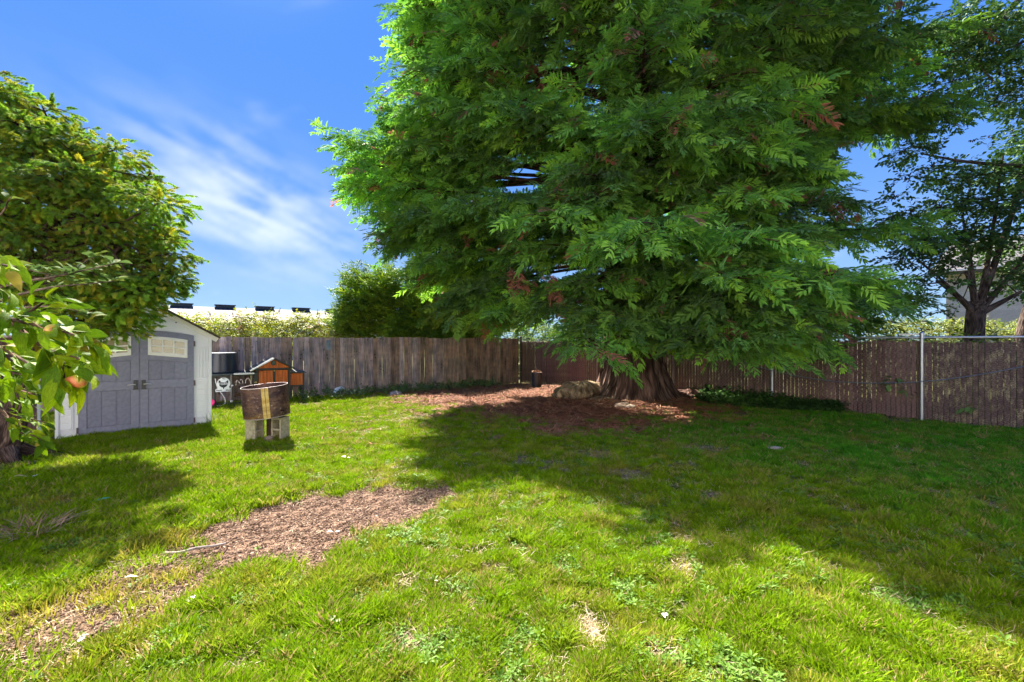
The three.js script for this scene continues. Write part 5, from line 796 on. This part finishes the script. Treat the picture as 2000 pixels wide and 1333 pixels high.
// ---------------------------------------------------------------- fruit boughs at the left edge
{
  const base = V(-3.4, 0, -1.35), T = thing('pear_tree', 'pear tree boughs with shiny leaves and two blushed pears at left', 'fruit tree', base.toArray()), L = ([px, py, d]) => at(px, py, d).sub(base);
  const bm = bark([0.22, 0.155, 0.12]), tw = std([0.30, 0.20, 0.12], 0.7);
  mesh('trunk', tube([V(0, -0.1, 0), V(0.03, 0.7, 0), V(0.1, 1.4, 0), V(0.15, 2.1, -0.05)], 0.09, 0.06, 12, 14), bm, T);
  const vein = tex(128, 128, (u, v) => { const c = Math.abs(v - 0.5), mid = smooth(0.035 - c, 0, 0.03), side = Math.pow(Math.max(0, Math.cos((u * 9 - c * 5.5) * 6.283)), 14), n = tn(u, v, 6, 6, 2), sp = smooth(tn(u, v, 14, 14, 8), 0.6, 0.8); let k = [0.86 + 0.1 * n, 0.86 + 0.08 * n, 0.8]; k = mix3(k, [1, 0.98, 1], 0.75 * mid + 0.22 * side); return mix3(k, [0.75, 0.45, 0.3], 0.6 * sp); });
  const lm = [[0.25, 0.42, 0.006], [0.19, 0.35, 0.006], [0.34, 0.47, 0.008], [0.11, 0.235, 0.008]].map((c) => leafMat(c, 0.55, 0.62, { specularIntensity: 0.14, map: vein, bumpMap: vein, bumpScale: 0.0012 })), yellow = leafMat([0.25, 0.21, 0.02], 0.45, 0.6, { specularIntensity: 0.4 });
  seed(1001);
  const leaves = Array.from({ length: 9 }, (_, k) => leafGeo(0.082 + 0.010 * (k % 3), 0.038 + 0.006 * (k % 2), [0.12, 0.62, 0.93, 1, 0.90, 0.58, 0.04], 0.25 + 0.45 * (k % 4) / 3, -0.1 + 0.7 * rnd(), 0.022));
  let count = 0;
  const bough = (pts, r, n, o = {}) => {
    const P = pts.map(L), curve = new THREE.CatmullRomCurve3(P), b = mesh('branch', tube(P, r, r * 0.35, 7, 18), o.bark ?? bm, T), len = curve.getLength();
    for (let i = 0; i < n; i++) {
      const t = lerp(o.t0 ?? 0.08, 1, (i + rnd()) / n), p = curve.getPoint(t), tan = curve.getTangent(t);
      const spur = V(R(-0.4, 0.7), R(-0.75, 0.8), R(-0.5, 0.9)).multiplyScalar(R(0.008, 0.042));
      const dir = tan.clone().multiplyScalar(0.7).add(V(R(-0.15, 0.9), R(-0.85, 0.35) + (o.up ?? 0), R(-0.6, 0.75)));
      const m = mesh('leaf', leaves[Math.floor(rnd() * leaves.length)], rnd() < (o.yellow ?? 0.04) ? yellow : pick(lm), b); m.position.copy(p.add(spur)); m.quaternion.copy(aim(dir, R(-0.9, 0.9))); m.scale.setScalar((o.s ?? 1) * R(0.58, 1.12)); count++;
    }
    return b;
  };
  bough([[-190, 470, 1.75], [-60, 560, 1.7], [0, 612, 1.64], [45, 648, 1.58], [95, 690, 1.55], [135, 720, 1.52]], 0.011, 44);
  bough([[0, 618, 1.66], [55, 632, 1.56], [110, 645, 1.5], [150, 656, 1.46], [178, 668, 1.44]], 0.007, 34);
  bough([[20, 630, 1.64], [60, 608, 1.6], [88, 590, 1.58], [100, 588, 1.58]], 0.006, 13, { up: 0.4 });
  bough([[60, 660, 1.58], [110, 690, 1.5], [150, 700, 1.46], [178, 712, 1.44]], 0.006, 26);
  bough([[-120, 640, 1.9], [-40, 665, 1.8], [20, 690, 1.7], [70, 720, 1.62], [108, 738, 1.58]], 0.008, 34);
  bough([[95, 692, 1.54], [118, 712, 1.5], [126, 730, 1.49], [122, 745, 1.49]], 0.005, 12, { up: -0.2 });
  bough([[-150, 430, 1.7], [-50, 490, 1.6], [-5, 515, 1.5], [30, 522, 1.46]], 0.008, 13, { up: 0.2, yellow: 0.45 });
  bough([[-60, 520, 1.7], [-20, 545, 1.6], [5, 560, 1.55]], 0.007, 8, {});
  bough([[-160, 700, 2.5], [-50, 770, 2.45], [0, 800, 2.4], [18, 822, 2.38], [28, 842, 2.36], [60, 850, 2.34], [82, 862, 2.32]], 0.010, 32, { s: 0.82, t0: 0.45 });
  bough([[-80, 725, 2.6], [-10, 742, 2.5], [40, 764, 2.45], [80, 772, 2.4], [100, 770, 2.38]], 0.008, 34, { s: 0.85, t0: 0.2 });
  bough([[0, 800, 2.42], [25, 812, 2.4], [55, 818, 2.36], [90, 826, 2.34]], 0.006, 16, { s: 0.8 });
  bough([[-60, 715, 2.55], [10, 725, 2.45], [50, 735, 2.4], [78, 745, 2.38]], 0.006, 20, { s: 0.85 });
  { // smaller leaves crowding the inner boughs behind
    seed(1050); const extra = []; for (let i = 0; i < 170; i++) { const lowr = rnd() < 0.45, p = L([R(-70, lowr ? 70 : 120), lowr ? R(690, 800) : R(600, 730), R(1.85, 2.6)]), g = pick(leaves).clone(); g.scale(0.85, 0.85, 0.85); const q = aim(V(R(-0.3, 0.9), R(-0.8, 0.4), R(-0.6, 0.7)), R(-0.9, 0.9)); g.applyMatrix4(M4.compose(p, q, V(1, 1, 1))); extra.push(g); }
    mesh('leaves', extra, lm[1], T).userData.kind = 'stuff';
  }
  console.log('pear leaves', count);
  const skin = tex(128, 128, (u, v) => { const n = tn(u, v, 20, 20), m = tn(u, v, 2, 2, 5); return mix3([0.66, 0.62, 0.24], [0.72, 0.42, 0.29], smooth(m + 0.35 * Math.cos(u * 6.283) + 0.12 * n, -0.25, 0.45)); });
  const sm = std([0.95, 0.9, 0.85], 0.38, { map: skin, specularIntensity: 0.8 }), body = lathe([[0.0, -0.036], [0.006, -0.0335], [0.014, -0.034], [0.022, -0.028], [0.0265, -0.016], [0.0265, -0.004], [0.0235, 0.009], [0.0175, 0.020], [0.0125, 0.029], [0.007, 0.034], [0.0, 0.035]], 28);
  for (const [px, py, d, dx, dy, lab, s] of [[100, 646, 1.5, 0.95, -0.22, 'pear under the middle leaves, pinkish and half shaded', 0.76], [148, 745, 1.49, 0.95, -0.26, 'lowest pear, orange and yellow in the sun', 0.80]]) {
    const m = mesh('pear', body, sm, T); m.position.copy(L([px, py, d])); const q = aim(V(dx, dy, 0.15)); m.quaternion.copy(q.multiply(new THREE.Quaternion().setFromEuler(new THREE.Euler(0, lab[0] === 'p' ? 2.2 : 0.6, Math.PI / 2)))); m.scale.setScalar(s); m.userData.label = lab;
    const tip = V(-dx, -dy, -0.15).normalize(); mesh('stalk', tube([tip.clone().multiplyScalar(0.034), tip.clone().multiplyScalar(0.05).add(V(-0.004, 0.006, 0)), tip.clone().multiplyScalar(0.066).add(V(-0.008, 0.016, 0))].map((p) => p.add(L([px, py, d]))), 0.0018, 0.0018, 5), tw, T);
  }
}
{
  const base = V(-4.2, 0, -2.7), T = thing('apple_tree', 'apple boughs with grey green leaf clusters behind the pear leaves', 'fruit tree', base.toArray()), L = ([px, py, d]) => at(px, py, d).sub(base);
  const bm = bark([0.27, 0.22, 0.20]); mesh('trunk', tube([V(0, -0.1, 0), V(0.05, 0.8, 0), V(0, 1.6, 0), V(0.1, 2.3, 0)], 0.1, 0.06, 12, 14), bm, T);
  const lm = [[0.10, 0.17, 0.045], [0.085, 0.15, 0.042], [0.14, 0.19, 0.035]].map((c) => leafMat(c, 0.42, 0.75, { specularIntensity: 0.12 })); seed(1101);
  const leaves = [0, 1, 2, 3].map((k) => leafGeo(0.060, 0.032 + 0.004 * k, [0.1, 0.75, 1, 0.75, 0.05], 0.35, 0.1 + 0.15 * k / 3, 0.012));
  const bough = (pts, r, tufts, per) => { const P = pts.map(L), c = new THREE.CatmullRomCurve3(P), b = mesh('branch', tube(P, r, r * 0.3, 6, 16), bm, T); for (const t of tufts) { const p = c.getPoint(t); for (let k = 0; k < per; k++) { const a = R(0, 6.283), m = mesh('leaf', pick(leaves), pick(lm), b); m.position.copy(p).add(V(R(-0.012, 0.012), R(-0.01, 0.012), R(-0.02, 0.02))); m.quaternion.copy(aim(V(Math.cos(a) * 0.9 + 0.35, R(0.05, 0.9), Math.sin(a)), R(-0.4, 0.4))); m.scale.setScalar(R(0.75, 1.15)); } } };
  bough([[-150, 600, 3.1], [20, 556, 3.0], [110, 540, 2.9], [165, 528, 2.85], [220, 516, 2.8]], 0.010, [0.55, 0.62, 0.70, 0.78, 0.86, 0.97, 1.0], 6);
  bough([[-100, 620, 3.0], [40, 575, 2.95], [110, 560, 2.9], [170, 555, 2.85], [222, 549, 2.8]], 0.009, [0.5, 0.58, 0.66, 0.74, 0.96, 1.0], 6);
  bough([[110, 540, 2.9], [150, 522, 2.88], [172, 508, 2.86], [186, 502, 2.86]], 0.005, [0.75, 1.0], 5);
  bough([[-120, 470, 3.1], [-20, 500, 3.0], [40, 520, 2.95], [90, 535, 2.9], [130, 530, 2.9]], 0.008, [0.4, 0.5, 0.6, 0.7, 0.8, 0.9, 1.0], 7);
  bough([[-100, 640, 3.0], [60, 600, 2.95], [140, 605, 2.9], [175, 618, 2.88]], 0.007, [0.6, 0.7, 0.8, 0.9, 1.0], 6);
  bough([[-140, 430, 3.1], [-20, 430, 3.05], [8, 410, 3.0], [14, 395, 3.0], [20, 385, 3.0]], 0.009, [0.95], 3);
}
// ---------------------------------------------------------------- small things on the lawn
{
  const gpt = (px, py, up = 0) => { const d = EYE * FOCAL / (py - 666.5), x = (px - 1000) / FOCAL * d; return V(x, gh(x, -d) + up, -d); };
  const stick = tube([gpt(318, 1088, 0.03), gpt(350, 1083, 0.035), gpt(385, 1074, 0.04), gpt(415, 1068, 0.03), gpt(440, 1060, 0.02)], 0.011, 0.008, 7, 16);
  tag(mesh('stick', stick, std([0.42, 0.35, 0.30], 0.9, { map: grainMaps[0] })), 'pale dry stick lying across the bare soil patch', 'stick');
  tag(mesh('twig', tube([gpt(378, 1262, 0.02), gpt(382, 1285, 0.025), gpt(392, 1302, 0.02), gpt(391, 1316, 0.01)], 0.006, 0.004, 6, 10), std([0.60, 0.54, 0.46], 0.9)), 'thin bleached twig lying in the foreground grass', 'twig');
  const pl = thing('plant_tag', 'small torn green plastic strip lying in the grass', 'plastic scrap', gpt(194, 985, 0.035).toArray(), 0.5); mesh('strip', place(leafGeo(0.15, 0.034, [0.7, 1, 0.9, 0.5], 0.2, 0.15), -0.07, 0.01, 0, 0.3, 0, 0.35), std([0.02, 0.25, 0.17], 0.5, { side: THREE.DoubleSide }), pl);
  const litterL = [[60, 941, 0.11, 'pale dry leaf lying near the left edge of the lawn'], [652, 1238, 0.055, 'large white leaf lying in the foreground grass'], [853, 1152, 0.022, 'white petal in the middle of the lawn'], [655, 1042, 0.05, 'pale folded leaf on the bare soil patch'], [268, 1140, 0.05, 'bleached leaf at the edge of the bare soil trail'], [390, 1178, 0.06, 'grey green fallen leaf right of the bare soil trail'], [1300, 1210, 0.035, 'small white leaf right of centre in the foreground grass'], [680, 900, 0.07, 'white scrap in the sunlit grass behind the bare patch'], [165, 1262, 0.05, 'pale leaf low at the left on the soil trail']];
  const wm = std([0.70, 0.67, 0.62], 0.75, { side: THREE.DoubleSide }); seed(1201);
  for (const [px, py, s, label] of litterL) { const o = mesh('fallen_leaf', merge([place(leafGeo(s, s * 0.7, [0.2, 0.8, 1, 0.7, 0.1], 0.4, 0.2), -s / 2, 0, 0, R(-0.5, 0.5), R(0, 6), 0.2), place(leafGeo(s * 0.7, s * 0.5, [0.2, 0.9, 0.8, 0.1], -0.3, 0.3), 0, 0.004, 0, R(-0.4, 0.4), R(0, 6), 0.3)]), wm); o.position.copy(gpt(px, py, 0.045)); tag(o, label, 'leaf'); }
  // withered reddish weed at the left
  const wp = gpt(68, 1046), wt = thing('withered_weed', 'withered reddish brown weed clump in the left lawn', 'weed', wp.toArray()); const dm = [[0.20, 0.095, 0.08], [0.30, 0.17, 0.13], [0.38, 0.26, 0.2]].map((c) => leafMat(c, 0.2, 0.9));
  dm.forEach((m, k) => { const b = mesh('stems', bladeTuft(46, 0.21, 0.15, 0.008, 1210 + k, 1.3), m, wt); b.position.set((k - 1) * 0.05, 0, k * 0.03); });
}
renderer.render(scene, camera);
